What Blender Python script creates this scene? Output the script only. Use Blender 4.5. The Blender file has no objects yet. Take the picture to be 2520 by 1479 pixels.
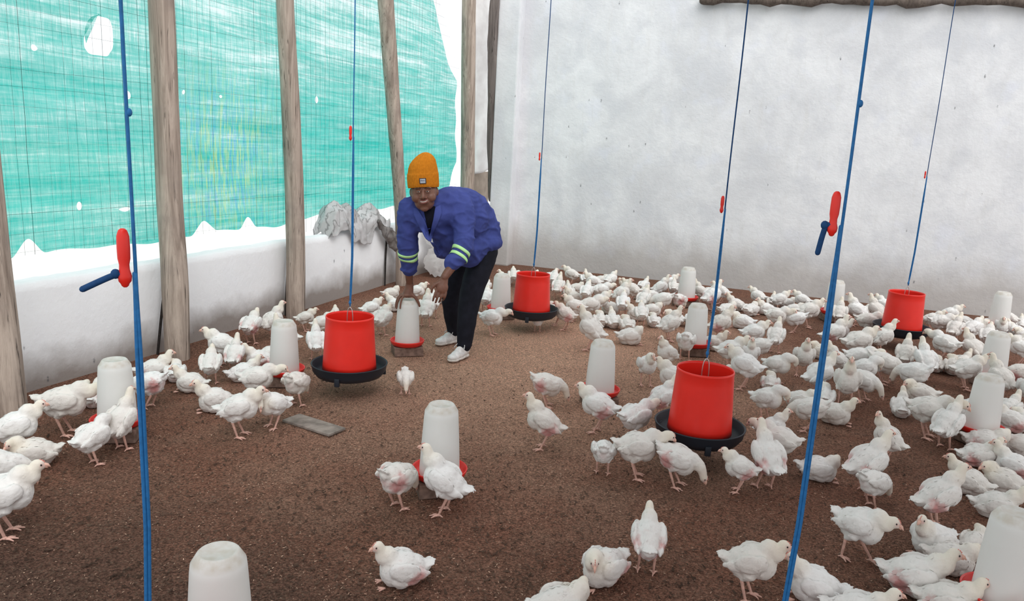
import bpy, bmesh, math, random
import numpy as np
from mathutils import Vector, Matrix, Euler, noise
random.seed(11); np.random.seed(11)
SC = bpy.context.scene; COL = SC.collection
V = Vector; PI = math.pi
# ---- measured positions (metres) ----
CAM_RIGHT=(0.9361,0.3478,0.0529); CAM_UP=(-0.1188,0.1711,0.9781); CAM_FWD=(-0.3311,0.9218,-0.2015); FOCAL=1851.79; CAM_Z=1.60
DRINKERS={'D1':(-3.143,2.789),'D2':(-2.954,3.922),'D3':(-2.612,4.961),'D4':(-1.389,2.991),'D6':(-1.005,4.550),'D7':(-0.601,6.155),'D12':(1.586,6.441),'D13':(1.228,5.005),'D8':(-0.936,8.153),'D9':(-2.440,6.489),'D10':(0.547,8.317),'D11':(2.115,8.700),'D5':(-1.412,1.567),'D14':(0.883,2.955)}
FEEDERS={'F1':(-2.492,3.964),'F2':(-2.044,6.209),'F3':(-0.314,3.940),'F4':(1.066,7.420),'FL':(-1.196,1.107),'FR':(0.100,1.798)}
BIRDS=[
(-0.576,2.263,39,'sp',1.05,0,'chicken cut off by the bottom edge, only its rounded back showing'),
(-1.176,2.245,216,'si',0.97,1,'dusty white chicken squatting alone in the centre foreground, pink face turned left'),
(-0.496,2.576,239,'sp',1.05,1,'pinkish chicken squatting in the foreground with head bent over its breast'),
(0.023,2.688,352,'st',1.00,0,'white chicken standing right at the bottom, left of the blue rope'),
(0.393,2.672,358,'si',1.05,0,"chicken cut by the bottom edge just right of the blue rope's end"),
(-0.358,2.699,104,'st',0.95,1,'white chicken standing with its back to us below the crowded feeder'),
(0.256,2.787,183,'si',1.00,0,'chicken squatting right behind the end of the right blue rope'),
(0.827,2.784,2,'si',1.05,1,'chicken at the bottom right with orange face beside the big drinker'),
(0.706,2.895,360,'si',1.00,1,'chicken at lower right edge sitting upright, yellowish head facing right'),
(-1.269,2.793,189,'al',1.08,0,'white chicken standing in front of the centre drinker with head raised to the left'),
(0.619,3.021,356,'si',1.15,1,'chicken with bare pink rump lying at lower right, head away'),
(-1.472,2.743,83,'pe',1.00,1,'white chicken with bare pink rump drinking at left of the centre drinker'),
(0.426,3.183,334,'wa',1.02,0,'white chicken striding right across open litter, right of the blue rope'),
(1.049,3.092,42,'sp',1.00,0,'bright white chicken in the bottom right corner'),
(-2.719,1.873,47,'st',1.15,0,'chicken at the left edge striding right, its pink beak in profile'),
(0.781,3.251,352,'sp',0.95,0,'fluffy bright white chicken resting left of the big cut off drinker'),
(0.735,3.391,223,'si',1.05,0,'chicken lying down facing the camera, lower right'),
(-0.363,3.541,358,'pe',1.05,1,'white chicken with red thigh pecking under the front of the crowded feeder tray'),
(0.908,3.469,65,'sp',0.80,0,'ruffled white chicken huddled against the left of the big cut off drinker'),
(-0.565,3.546,27,'fe',1.10,0,'white chicken stretching its neck into the left of the crowded feeder tray'),
(-0.730,3.517,104,'pe',0.85,0,'slender white chicken seen from behind with head down, left of the crowded feeder'),
(-0.075,3.621,185,'st',0.82,1,'small white chicken facing left below the crowded feeder tray'),
(-3.028,2.078,58,'pe',1.00,0,'chicken at the left edge with lowered head, behind the striding one'),
(0.044,3.731,117,'al',1.10,1,'large chicken with back to us eating at the right of the crowded feeder'),
(0.787,3.655,26,'al',1.05,1,'white chicken with pink thigh and raised neck at right, facing away'),
(0.532,3.743,47,'pe',0.90,0,'white chicken bending behind the striding one, rump towards us'),
(-1.103,3.689,195,'al',1.06,1,'alert white chicken walking left, pink thigh, on open litter left of the crowded feeder'),
(-2.974,2.494,85,'pr',0.95,0,'white chicken with head turned back, in front of the leftmost drinker'),
(0.512,3.905,28,'al',1.10,1,'chicken with tall stretched neck and bare pink flank, right of the blue rope'),
(0.298,3.975,4,'sp',1.00,0,'dusty chicken resting with head tucked, crossed by the right blue rope'),
(-3.207,2.369,232,'sp',1.05,0,'white chicken resting at the left edge, its tail to the right'),
(-3.001,2.680,96,'al',1.00,0,'white chicken reaching its head up against the leftmost drinker'),
(-2.611,3.081,34,'st',1.10,0,'large white chicken standing in side view at left centre, dark wing mark'),
(0.089,4.045,159,'fe',1.05,0,'chicken with drooping tail right of the crowded feeder, behind the large one'),
(1.080,3.903,353,'si',1.00,0,'white chicken lying behind the big cut off drinker at right'),
(-0.664,4.003,49,'fe',1.05,0,'chicken eating at the left rim of the crowded feeder'),
(-3.343,2.387,56,'st',1.05,0,'chicken at the left edge standing and looking right, above two others'),
(-2.539,3.266,252,'pr',1.00,0,'white chicken preening over its breast, nose to nose with a side view one'),
(-0.896,4.065,184,'st',1.10,1,'white chicken facing left just below the drinker nearest the crowded feeder'),
(1.013,4.158,158,'si',1.00,0,'resting chicken looking left with head up, third row at right'),
(0.051,4.312,1,'al',0.85,0,"chicken behind the crowded feeder's right side, only head and neck showing, facing right"),
(-3.391,2.693,42,'fe',1.20,0,'big white chicken leaning right to drink at the leftmost drinker'),
(1.184,4.252,160,'sp',1.00,0,'resting chicken with lowered head at right, behind one looking left'),
(0.659,4.405,156,'alL',0.90,0,'chicken looking left, half hidden behind the tall stretched neck'),
(-2.984,3.326,220,'si',1.05,0,'chicken lying with head up left, below the drinker beside the left feeder'),
(-2.639,3.617,101,'pe',1.00,0,'greyish chicken drinking at the front of the drinker beside the left feeder'),
(-0.594,4.475,38,'al',0.95,1,"chicken with yellow raised neck left behind the crowded feeder's hopper"),
(-1.290,4.342,25,'pe',1.05,1,'white chicken with pink thigh bending right, upper left of two below the empty litter'),
(-2.878,3.567,35,'fe',1.05,0,'cream chicken drinking from the left at the drinker beside the left feeder'),
(-3.343,3.190,201,'pe',1.00,1,'pink bodied chicken drinking at the right of the leftmost drinker'),
(-2.181,4.131,303,'pe',0.72,1,'small lone chicken on open litter right of the left red feeder'),
(1.295,4.520,162,'si',1.00,1,'second nearest squatting chicken in front of the lower of two right edge drinkers, facing left'),
(0.256,4.700,175,'pe',1.05,0,'white chicken pecking left beside a resting one, left of the right blue rope'),
(1.140,4.592,6,'si',1.00,1,'nearest squatting chicken in front of the lower of two right edge drinkers, facing right'),
(-3.630,3.081,110,'si',1.00,1,'chicken with bare pink side, left behind the leftmost drinker'),
(0.010,4.770,340,'pr',1.00,0,"white chicken with bowed head standing right of the crowded feeder's hopper"),
(-3.749,3.024,51,'sp',0.95,0,'chicken resting against the low wall behind the big drinking one'),
(-3.994,2.749,240,'si',1.00,1,'pinkish chicken by the foot of the leftmost post, cut by the frame'),
(-3.351,3.524,202,'si',0.95,0,"chicken right of the second post's foot, looking left"),
(1.009,4.790,56,'al',1.10,0,'nearest alert chicken left of the lower of two right edge drinkers, seen from behind'),
(-0.586,4.864,175,'st',1.05,0,"chicken looking left, half hidden behind the crowded feeder's hopper"),
(0.417,4.941,357,'si',1.05,0,'resting chicken looking right, just right of the right blue rope'),
(-3.348,3.694,120,'st',0.95,0,'white chicken with its back to us right of the second post'),
(1.226,4.838,354,'sp',1.15,1,'huddled pink-flanked white chicken in front of the lower of two right edge drinkers, facing right'),
(-3.213,3.840,44,'si',1.00,0,'white chicken squatting at left of the drinker beside the left feeder'),
(0.936,4.937,353,'fe',1.20,0,'leaning white chicken left of the lower of two right edge drinkers, facing right'),
(0.215,5.113,360,'sp',1.00,0,'second nearest huddled chicken left of the lower of two right edge drinkers, facing right'),
(1.423,4.917,346,'sp',1.00,0,'nearest huddled chicken right of the lower of two right edge drinkers, facing right'),
(-3.593,3.648,130,'sp',0.90,0,'dusky chicken right at the foot of the second post'),
(-0.804,5.104,294,'st',1.00,0,'white chicken facing us with drooped head, above left of the crowded feeder'),
(-3.731,3.604,48,'si',1.05,1,'chicken squatting near the second post, pink belly, looking right'),
(-3.390,3.966,119,'al',0.90,1,'chicken with raised neck left of the drinker beside the left feeder'),
(0.369,5.276,86,'sp',1.00,0,'nearest huddled chicken left of the lower of two right edge drinkers, seen from behind'),
(-3.326,4.140,217,'si',1.00,1,'pinkish chicken left behind the drinker beside the left feeder'),
(0.497,5.306,273,'al',1.25,0,'second nearest alert chicken left of the lower of two right edge drinkers, facing us'),
(1.200,5.203,29,'al',0.95,0,'alert white chicken behind the lower of two right edge drinkers, facing right and away'),
(-0.161,5.370,180,'st',1.15,0,'standing white chicken in front of the drinker behind the crowded feeder, facing left'),
(-3.552,4.035,213,'st',1.05,0,'dusky chicken looking left by the low wall, right of the second post'),
(0.841,5.313,86,'si',1.00,0,'squatting white chicken left of the lower of two right edge drinkers, seen from behind'),
(0.017,5.427,90,'sp',0.90,1,'huddled pink-flanked white chicken right of the drinker behind the crowded feeder, seen from behind'),
(-3.344,4.278,56,'si',0.90,0,'chicken hidden left behind the drinker beside the left feeder'),
(-3.097,4.479,127,'al',0.95,0,'white chicken upright between the left feeder and its drinker'),
(-0.329,5.457,5,'sp',1.00,0,'huddled white chicken in front of the drinker behind the crowded feeder, facing right'),
(0.332,5.500,25,'al',1.10,0,'third nearest alert chicken left of the lower of two right edge drinkers, facing right'),
(1.465,5.343,163,'si',1.05,1,'squatting pink-flanked white chicken right of the lower of two right edge drinkers, facing left'),
(0.628,5.538,334,'pe',1.00,0,'pecking white chicken left of the lower of two right edge drinkers, facing right'),
(-0.732,5.546,236,'al',0.95,0,'slim yellowish chicken looking left, above left of the crowded feeder'),
(0.053,5.633,337,'pr',1.05,0,'preening white chicken right of the drinker behind the crowded feeder, facing right'),
(-3.387,4.518,212,'alR',1.00,0,'chicken behind the drinker beside the left feeder, head above its top'),
(1.573,5.431,134,'sp',0.90,0,'second nearest huddled chicken right of the lower of two right edge drinkers, facing left'),
(1.004,5.723,172,'sp',1.10,0,'huddled white chicken behind the lower of two right edge drinkers, facing left'),
(-0.297,5.859,11,'st',1.10,0,'nearest standing chicken right of the drinker behind the crowded feeder, facing right'),
(-0.151,5.873,274,'al',1.00,0,'nearest alert chicken right of the drinker behind the crowded feeder, facing us'),
(1.538,5.686,47,'si',0.95,0,'squatting white chicken behind the lower of two right edge drinkers, seen from behind'),
(0.649,5.885,356,'pr',1.00,0,'preening white chicken left of the lower of two right edge drinkers, facing right'),
(-0.641,5.900,88,'pe',1.10,0,'white chicken drinking with its back to us behind the crowded feeder'),
(-3.764,4.592,99,'st',1.05,1,'dusky chicken standing against the low wall between second and third posts'),
(0.233,5.940,278,'al',1.10,0,'fourth nearest alert chicken right of the drinker behind the crowded feeder, facing us'),
(-1.388,5.809,165,'al',1.20,0,'tall chicken with long neck behind the drinker nearest the crowded feeder'),
(0.973,5.899,156,'pe',1.15,0,'nearest pecking chicken left of the upper of two right edge drinkers, facing left'),
(-3.713,4.778,60,'al',1.00,0,'chicken with a tall stretched neck at the foot of the third post'),
(-3.408,5.007,54,'st',0.85,0,'chicken peeping out left behind the left red feeder'),
(0.479,6.077,173,'al',0.95,0,'fifth nearest alert chicken right of the drinker behind the crowded feeder, facing left'),
(0.799,6.066,3,'pe',1.15,0,'second nearest pecking chicken left of the upper of two right edge drinkers, facing right'),
(-3.048,5.340,88,'st',1.00,0,'white chicken left of the drinker under the hand, back to us'),
(-0.102,6.153,183,'pe',1.00,0,'pecking white chicken right of the drinker behind the crowded feeder, facing left'),
(1.692,5.934,256,'al',1.00,0,'second nearest alert chicken in front of the upper of two right edge drinkers, facing us'),
(-3.388,5.174,123,'st',0.90,0,'chicken behind the left red feeder, only its head over the rim'),
(0.642,6.173,2,'fe',1.05,0,'leaning white chicken left of the upper of two right edge drinkers, facing right'),
(1.558,6.074,133,'al',1.05,0,'nearest alert chicken in front of the upper of two right edge drinkers, facing left'),
(-2.268,5.846,11,'fe',1.05,0,'white chicken stepping right from behind the black trousers'),
(-3.646,5.123,35,'st',0.80,0,'small chicken by the wall right of the third post'),
(-1.144,6.189,20,'sp',1.10,0,'nearest huddled chicken left of the drinker behind the crowded feeder, facing right'),
(1.375,6.231,8,'st',1.10,0,'standing white chicken left of the upper of two right edge drinkers, facing right'),
(-0.474,6.386,356,'si',1.05,1,'squatting pink-flanked white chicken right of the drinker behind the crowded feeder, facing right'),
(1.113,6.340,108,'al',1.10,0,'nearest alert chicken left of the upper of two right edge drinkers, seen from behind'),
(-1.965,6.172,108,'pe',0.74,0,'chicken under the feeder by the corner, only its legs showing'),
(-2.884,5.812,106,'al',1.10,0,'tall white chicken right of the drinker under the hand'),
(-0.859,6.498,38,'al',1.05,0,'alert white chicken left of the drinker behind the crowded feeder, facing right'),
(-3.346,5.657,51,'st',0.90,0,"chicken just right of the left red feeder's rim, tail towards us"),
(0.020,6.574,82,'al',1.00,0,'third nearest alert chicken right of the drinker behind the crowded feeder, seen from behind'),
(-0.162,6.582,9,'st',1.05,0,'second nearest standing chicken right of the drinker behind the crowded feeder, facing right'),
(0.998,6.516,81,'al',1.00,0,'second nearest alert chicken left of the upper of two right edge drinkers, seen from behind'),
(-1.767,6.367,184,'st',0.95,1,'nearest standing chicken right of the corner feeder, facing left'),
(0.392,6.602,177,'sp',1.00,0,'huddled white chicken left of the far right feeder, facing left'),
(0.656,6.615,24,'st',1.25,0,'standing white chicken left of the far right feeder, facing right'),
(-3.350,5.806,32,'sp',1.00,0,'chicken resting by the wall behind the left red feeder'),
(-1.262,6.642,111,'sp',1.00,0,'second nearest huddled chicken left of the drinker behind the crowded feeder, seen from behind'),
(-0.455,6.748,24,'al',1.10,1,'second nearest alert chicken right of the drinker behind the crowded feeder, facing right'),
(-1.894,6.504,211,'fe',0.95,0,'chicken eating at the right of the feeder by the corner'),
(1.257,6.694,79,'sp',0.90,0,'second nearest huddled chicken left of the upper of two right edge drinkers, seen from behind'),
(1.370,6.679,89,'sp',1.00,0,'nearest huddled chicken left of the upper of two right edge drinkers, seen from behind'),
(-2.979,6.141,118,'st',1.00,0,'chicken between the hanging hand and the black trousers'),
(-1.407,6.712,112,'si',1.00,0,'squatting white chicken right of the corner feeder, seen from behind'),
(-1.522,6.694,113,'sp',1.00,0,'huddled white chicken right of the corner feeder, seen from behind'),
(-1.178,6.852,105,'st',0.95,0,'standing white chicken left of the drinker behind the crowded feeder, seen from behind'),
(1.838,6.714,357,'si',1.10,1,'squatting pink-flanked white chicken right of the upper of two right edge drinkers, facing right'),
(0.486,6.945,16,'al',1.10,1,'second nearest alert chicken left of the far right feeder, facing right'),
(-1.785,6.732,187,'st',1.00,0,'second nearest standing chicken right of the corner feeder, facing left'),
(-1.076,6.971,101,'sp',0.90,0,'huddled white chicken behind the drinker behind the crowded feeder, seen from behind'),
(1.479,6.907,48,'si',0.90,0,'squatting white chicken left of the upper of two right edge drinkers, seen from behind'),
(-3.394,6.208,199,'si',1.00,0,'squatting white chicken left of the drinker by the corner feeder, facing left'),
(-1.665,6.878,24,'fe',1.05,0,'leaning white chicken right of the corner feeder, facing right'),
(0.878,7.031,21,'al',1.05,0,'nearest alert chicken left of the far right feeder, facing right'),
(-2.653,6.644,107,'st',0.95,0,'chicken behind the black trousers, left of the small white drinker'),
(1.355,7.036,147,'fe',1.15,0,'nearest leaning chicken right of the far right feeder, facing left'),
(-0.904,7.160,177,'sp',1.00,0,'huddled white chicken in front of the faint back wall drinker, facing left'),
(-0.742,7.181,101,'si',1.00,0,'squatting white chicken in front of the faint back wall drinker, seen from behind'),
(-1.276,7.138,188,'si',1.00,0,'fourth nearest squatting chicken left of the faint back wall drinker, facing left'),
(1.579,7.092,137,'al',1.05,0,'nearest alert chicken right of the far right feeder, facing left'),
(-1.642,7.104,28,'st',1.00,0,'third nearest standing chicken right of the corner feeder, facing right'),
(-1.421,7.168,96,'st',1.00,0,'fifth nearest standing chicken left of the faint back wall drinker, seen from behind'),
(-0.293,7.393,180,'sp',1.10,0,'third nearest huddled chicken right of the faint back wall drinker, facing left'),
(-3.380,6.596,27,'st',0.90,0,'chicken behind the forearm of the hand on the drinker'),
(-1.564,7.266,182,'si',1.00,0,'fifth nearest squatting chicken left of the faint back wall drinker, facing left'),
(0.006,7.451,360,'fe',1.05,0,'leaning white chicken left of the drinker beside the right rope, facing right'),
(0.173,7.477,184,'pe',1.00,0,'pecking white chicken left of the far right feeder, facing left'),
(-3.243,6.749,196,'sp',0.95,0,'nearest huddled chicken left of the drinker by the corner feeder, facing left'),
(1.979,7.286,163,'st',1.05,0,'second nearest standing chicken right of the far right feeder, facing left'),
(-1.179,7.478,14,'sp',1.00,0,'second nearest huddled chicken left of the faint back wall drinker, facing right'),
(0.570,7.570,356,'si',1.05,0,'squatting white chicken left of the far right feeder, facing right'),
(-3.709,6.666,49,'sp',0.95,0,'second nearest huddled chicken left of the drinker by the corner feeder, facing right'),
(-1.106,7.604,186,'pe',1.05,0,'pecking white chicken left of the faint back wall drinker, facing left'),
(-1.296,7.601,72,'al',0.95,0,'second nearest alert chicken left of the faint back wall drinker, seen from behind'),
(-2.816,7.187,171,'si',0.95,0,'nearest squatting chicken behind the drinker by the corner feeder, facing left'),
(-1.881,7.520,94,'st',1.00,0,'sixth nearest standing chicken left of the faint back wall drinker, seen from behind'),
(0.826,7.718,4,'fe',1.10,0,'leaning white chicken left of the far right feeder, facing right'),
(-1.544,7.638,26,'al',1.05,0,'third nearest alert chicken left of the faint back wall drinker, facing right'),
(0.294,7.794,16,'st',1.15,0,'third nearest standing chicken left of the drinker beside the right rope, facing right'),
(-0.951,7.744,69,'pe',1.00,1,'pecking pink-flanked white chicken in front of the faint back wall drinker, seen from behind'),
(-2.032,7.586,200,'si',1.00,0,'squatting white chicken right of the drinker by the corner feeder, facing left'),
(1.810,7.684,79,'st',1.00,0,'nearest standing chicken right of the far right feeder, seen from behind'),
(-0.481,7.923,33,'sp',1.00,0,'nearest huddled chicken right of the faint back wall drinker, facing right'),
(-1.781,7.768,23,'fe',1.00,0,'leaning white chicken left of the faint back wall drinker, facing right'),
(-2.231,7.662,96,'al',1.00,1,'alert pink-flanked white chicken right of the drinker by the corner feeder, seen from behind'),
(1.587,7.898,59,'al',1.00,0,'second nearest alert chicken right of the far right feeder, seen from behind'),
(-2.145,7.774,115,'si',1.05,0,'sixth nearest squatting chicken left of the faint back wall drinker, seen from behind'),
(0.591,8.044,88,'al',1.00,0,'alert white chicken in front of the drinker beside the right rope, seen from behind'),
(-0.659,8.047,47,'al',1.15,1,'nearest alert chicken right of the faint back wall drinker, facing right and away'),
(-0.255,8.071,64,'sp',1.00,0,'second nearest huddled chicken right of the faint back wall drinker, seen from behind'),
(-1.490,7.943,181,'st',1.00,0,'second nearest standing chicken left of the faint back wall drinker, facing left'),
(1.749,7.986,46,'st',1.00,0,'third nearest standing chicken left of the drinker in the far right corner, seen from behind'),
(0.759,8.152,163,'al',1.10,0,'nearest alert chicken right of the drinker beside the right rope, facing left'),
(1.493,8.062,12,'fe',1.05,0,'second nearest leaning chicken right of the far right feeder, facing right'),
(-0.106,8.214,201,'si',1.00,0,'second nearest squatting chicken left of the drinker beside the right rope, facing left'),
(-3.067,7.640,82,'sp',0.90,0,'chicken by the white corner pillar, behind the trousers'),
(-0.414,8.239,181,'si',1.00,0,'nearest squatting chicken right of the faint back wall drinker, facing left'),
(-1.313,8.220,194,'sp',0.95,0,'nearest huddled chicken left of the faint back wall drinker, facing left'),
(2.135,8.050,347,'si',1.00,0,'squatting white chicken in front of the drinker in the far right corner, facing right'),
(-1.469,8.246,10,'si',0.90,0,'nearest squatting chicken left of the faint back wall drinker, facing right'),
(0.175,8.405,359,'sp',0.90,0,'nearest huddled chicken left of the drinker beside the right rope, facing right'),
(-2.636,8.004,78,'st',0.90,0,'nearest standing chicken behind the drinker by the corner feeder, seen from behind'),
(-1.250,8.346,11,'al',0.95,0,'nearest alert chicken left of the faint back wall drinker, facing right'),
(0.012,8.443,20,'st',0.90,0,'second nearest standing chicken left of the drinker beside the right rope, facing right'),
(-2.163,8.170,35,'sp',0.90,0,'third nearest huddled chicken left of the faint back wall drinker, facing right'),
(0.957,8.403,144,'al',1.00,0,'second nearest alert chicken right of the drinker beside the right rope, facing left'),
(-1.990,8.236,192,'st',0.95,0,'fourth nearest standing chicken left of the faint back wall drinker, facing left'),
(-0.814,8.435,174,'al',0.90,0,'second nearest alert chicken right of the faint back wall drinker, facing left'),
(1.467,8.365,350,'st',0.90,0,'second nearest standing chicken left of the drinker in the far right corner, facing right'),
(-2.430,8.153,102,'st',0.95,0,'eighth nearest standing chicken left of the faint back wall drinker, seen from behind'),
(-0.211,8.517,171,'st',0.90,0,'fourth nearest standing chicken left of the drinker beside the right rope, facing left'),
(-0.600,8.504,174,'st',0.95,0,'standing white chicken right of the faint back wall drinker, facing left'),
(2.056,8.305,258,'st',0.95,0,'standing white chicken in front of the drinker in the far right corner, facing us'),
(-1.122,8.487,98,'st',0.85,0,'nearest standing chicken left of the faint back wall drinker, seen from behind'),
(-2.902,8.080,115,'st',0.90,0,'second nearest standing chicken behind the drinker by the corner feeder, seen from behind'),
(0.407,8.579,57,'si',0.95,0,'nearest squatting chicken left of the drinker beside the right rope, seen from behind'),
(0.245,8.603,173,'st',0.90,0,'nearest standing chicken left of the drinker beside the right rope, facing left'),
(-0.972,8.563,181,'si',0.90,0,'squatting white chicken behind the faint back wall drinker, facing left'),
(0.540,8.636,166,'sp',0.90,0,'huddled white chicken behind the drinker beside the right rope, facing left'),
(-1.665,8.523,171,'si',0.90,0,'second nearest squatting chicken left of the faint back wall drinker, facing left'),
(-0.056,8.698,85,'si',0.90,0,'third nearest squatting chicken left of the drinker beside the right rope, seen from behind'),
(-1.855,8.508,72,'st',0.95,0,'third nearest standing chicken left of the faint back wall drinker, seen from behind'),
(2.280,8.412,145,'sp',0.90,0,'huddled white chicken right of the drinker in the far right corner, facing left'),
(-2.604,8.326,17,'sp',0.90,0,'fifth nearest huddled chicken left of the faint back wall drinker, facing right'),
(0.097,8.724,9,'sp',0.90,0,'second nearest huddled chicken left of the drinker beside the right rope, facing right'),
(-3.032,8.199,195,'si',0.90,0,'second nearest squatting chicken behind the drinker by the corner feeder, facing left'),
(0.870,8.764,14,'si',0.95,0,'squatting white chicken right of the drinker beside the right rope, facing right'),
(1.328,8.709,71,'si',0.95,0,'second nearest squatting chicken left of the drinker in the far right corner, seen from behind'),
(1.067,8.757,143,'st',0.95,0,'standing white chicken right of the drinker beside the right rope, facing left'),
(-2.810,8.363,9,'si',0.90,0,'ninth nearest squatting chicken left of the faint back wall drinker, facing right'),
(1.670,8.675,359,'st',0.95,0,'nearest standing chicken left of the drinker in the far right corner, facing right'),
(1.926,8.659,347,'sp',1.00,0,'second nearest huddled chicken left of the drinker in the far right corner, facing right'),
(-1.215,8.789,28,'st',0.90,0,'standing white chicken behind the faint back wall drinker, facing right'),
(2.262,8.593,163,'si',0.95,0,'nearest squatting chicken right of the drinker in the far right corner, facing left'),
(-2.345,8.583,185,'st',0.95,0,'seventh nearest standing chicken left of the faint back wall drinker, facing left'),
(-0.770,8.869,10,'si',0.90,0,'second nearest squatting chicken right of the faint back wall drinker, facing right'),
(-1.525,8.861,70,'si',0.90,0,'third nearest squatting chicken left of the faint back wall drinker, seen from behind'),
(-2.944,8.524,194,'sp',0.90,0,'sixth nearest huddled chicken left of the faint back wall drinker, facing left'),
(1.847,8.831,163,'si',0.95,0,'nearest squatting chicken left of the drinker in the far right corner, facing left'),
(-2.646,8.679,27,'si',0.90,0,'eighth nearest squatting chicken left of the faint back wall drinker, facing right'),
(-2.048,8.858,33,'sp',0.90,0,'fourth nearest huddled chicken left of the faint back wall drinker, facing right'),
(2.074,8.853,17,'sp',0.95,0,'nearest huddled chicken left of the drinker in the far right corner, facing right'),
(-2.239,8.848,109,'si',0.90,0,'seventh nearest squatting chicken left of the faint back wall drinker, seen from behind'),
(2.257,8.927,156,'st',0.90,0,'standing white chicken right of the drinker in the far right corner, facing left'),
(2.396,9.015,75,'si',0.90,0,'second nearest squatting chicken right of the drinker in the far right corner, seen from behind'),
]
J={'ub':(-2.3112,4.9798,1.1325),'mid':(-2.2356,5.1471,1.0292),'hip':(-2.2087,5.3291,0.9242),'belly':(-2.3168,5.0091,0.9282),'chest':(-2.4142,4.8308,1.0667),'shR':(-2.5447,4.7979,1.1305),'shL':(-2.1989,4.9661,1.1333),'hump':(-2.2544,5.1811,1.1162),'neck':(-2.3937,4.8602,1.1676),'hipR':(-2.3636,5.4247,0.7727),'hipL':(-2.1478,5.2791,0.7941),'knR':(-2.4331,5.3542,0.4154),'knL':(-2.1848,5.1502,0.4633),'anR':(-2.4397,5.4439,0.0922),'anL':(-2.1939,5.0866,0.0882),'elR':(-2.5615,4.8311,0.8633),'wrR':(-2.5875,4.9010,0.5806),'elL':(-2.1302,4.8503,0.8876),'wrL':(-2.1941,4.6948,0.6783),'head':(-2.3914,4.7291,1.2588),'chin':(-2.3655,4.6870,1.1227),'hemF':(-2.3590,5.0027,0.8196),'hemB':(-2.2007,5.3645,0.8744),'hemM':(-2.2094,5.1093,0.8133),'toeR':(-2.5494,5.2532,0.0448),'toeL':(-2.2857,4.9277,0.0086),'heelL':(-2.1725,5.1045,0.0357),'heelR':(-2.4072,5.4564,0.0461),'cufR':(-2.5798,4.8693,0.6712),'cufL':(-2.1732,4.7506,0.7506),'headtop':(-2.4480,4.8061,1.5057)}
LAPR=[(-2.1589,4.1279,1.2034),(-2.1252,4.1383,1.1955),(-2.0826,4.1403,1.1343),(-2.0412,4.1353,1.0437),(-2.0347,4.1260,0.9903),(-2.0632,4.1207,1.0131),(-2.1081,4.1180,1.0742),(-2.1478,4.1203,1.1502)]
LAPL=[(-2.0339,4.1755,1.2154),(-2.0031,4.1901,1.2318),(-1.9868,4.1834,1.1740),(-1.9983,4.1662,1.1146),(-2.0226,4.1422,1.0448),(-2.0294,4.1269,0.9857),(-2.0429,4.1294,1.0192),(-2.0364,4.1537,1.1198)]
VNK=[(-2.1124,4.1452,1.2060),(-2.0235,4.1815,1.2257),(-2.0239,4.1610,1.1328),(-2.0388,4.1319,1.0243),(-2.0773,4.1369,1.1102)]
PLK=[(-2.0411,4.1268,1.0046),(-2.0248,4.1328,1.0055),(-1.9456,4.1409,0.9121),(-1.9560,4.1349,0.9018)]
POCK=[(-1.9482,4.1784,1.0881),(-1.8855,4.2060,1.1112),(-1.8785,4.2043,1.0921),(-1.9412,4.1767,1.0689)]
BOARD=[(-2.537, 3.424), (-2.185, 3.359)]
FEET=[(-2.2303, 5.216), (-2.2777, 4.954), (-2.4633, 5.5034), (-2.5555, 5.2979)]


# ------------------------------------------------ camera, sky, sun, exposure
cam = bpy.data.cameras.new('camera'); camo = bpy.data.objects.new('camera', cam); COL.objects.link(camo)
cam.sensor_width = 36.0; cam.sensor_fit = 'HORIZONTAL'; cam.lens = FOCAL/2520*36.0
cam.clip_start = .02
mR, mU, mF = V(CAM_RIGHT), V(CAM_UP), V(CAM_FWD)
camo.matrix_world = Matrix(((mR.x, mU.x, -mF.x, 0), (mR.y, mU.y, -mF.y, 0), (mR.z, mU.z, -mF.z, CAM_Z), (0, 0, 0, 1)))
SC.camera = camo
SC.view_settings.view_transform = 'Standard'; SC.view_settings.look = 'None'
SC.view_settings.gamma = 1.0; SC.view_settings.exposure = 0.08
SC.view_settings.use_curve_mapping = False
world = bpy.data.worlds.new('overcast'); SC.world = world; world.use_nodes = True
nt = world.node_tree; nt.nodes.clear()
wo = nt.nodes.new('ShaderNodeOutputWorld'); bg = nt.nodes.new('ShaderNodeBackground')
tc = nt.nodes.new('ShaderNodeTexCoord'); sep = nt.nodes.new('ShaderNodeSeparateXYZ')
mr = nt.nodes.new('ShaderNodeMapRange'); mr.inputs['From Min'].default_value = -0.05; mr.inputs['From Max'].default_value = 1
mr.inputs['To Min'].default_value = 1.15; mr.inputs['To Max'].default_value = 1.0
nt.links.new(tc.outputs['Generated'], sep.inputs[0]); nt.links.new(sep.outputs['Z'], mr.inputs['Value'])
bg.inputs['Color'].default_value = (.965, .985, 1, 1)
nt.links.new(mr.outputs[0], bg.inputs['Strength']); nt.links.new(bg.outputs[0], wo.inputs[0])
sun = bpy.data.lights.new('hazy_sun', 'SUN'); sun.energy = 2.0; sun.angle = math.radians(50); sun.color = (1, .985, .96)
suno = bpy.data.objects.new('hazy_sun', sun); COL.objects.link(suno)
suno.rotation_euler = V((.55, -.52, .72)).to_track_quat('Z', 'Y').to_euler(); suno.location = (-3, -6, 8)

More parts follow.
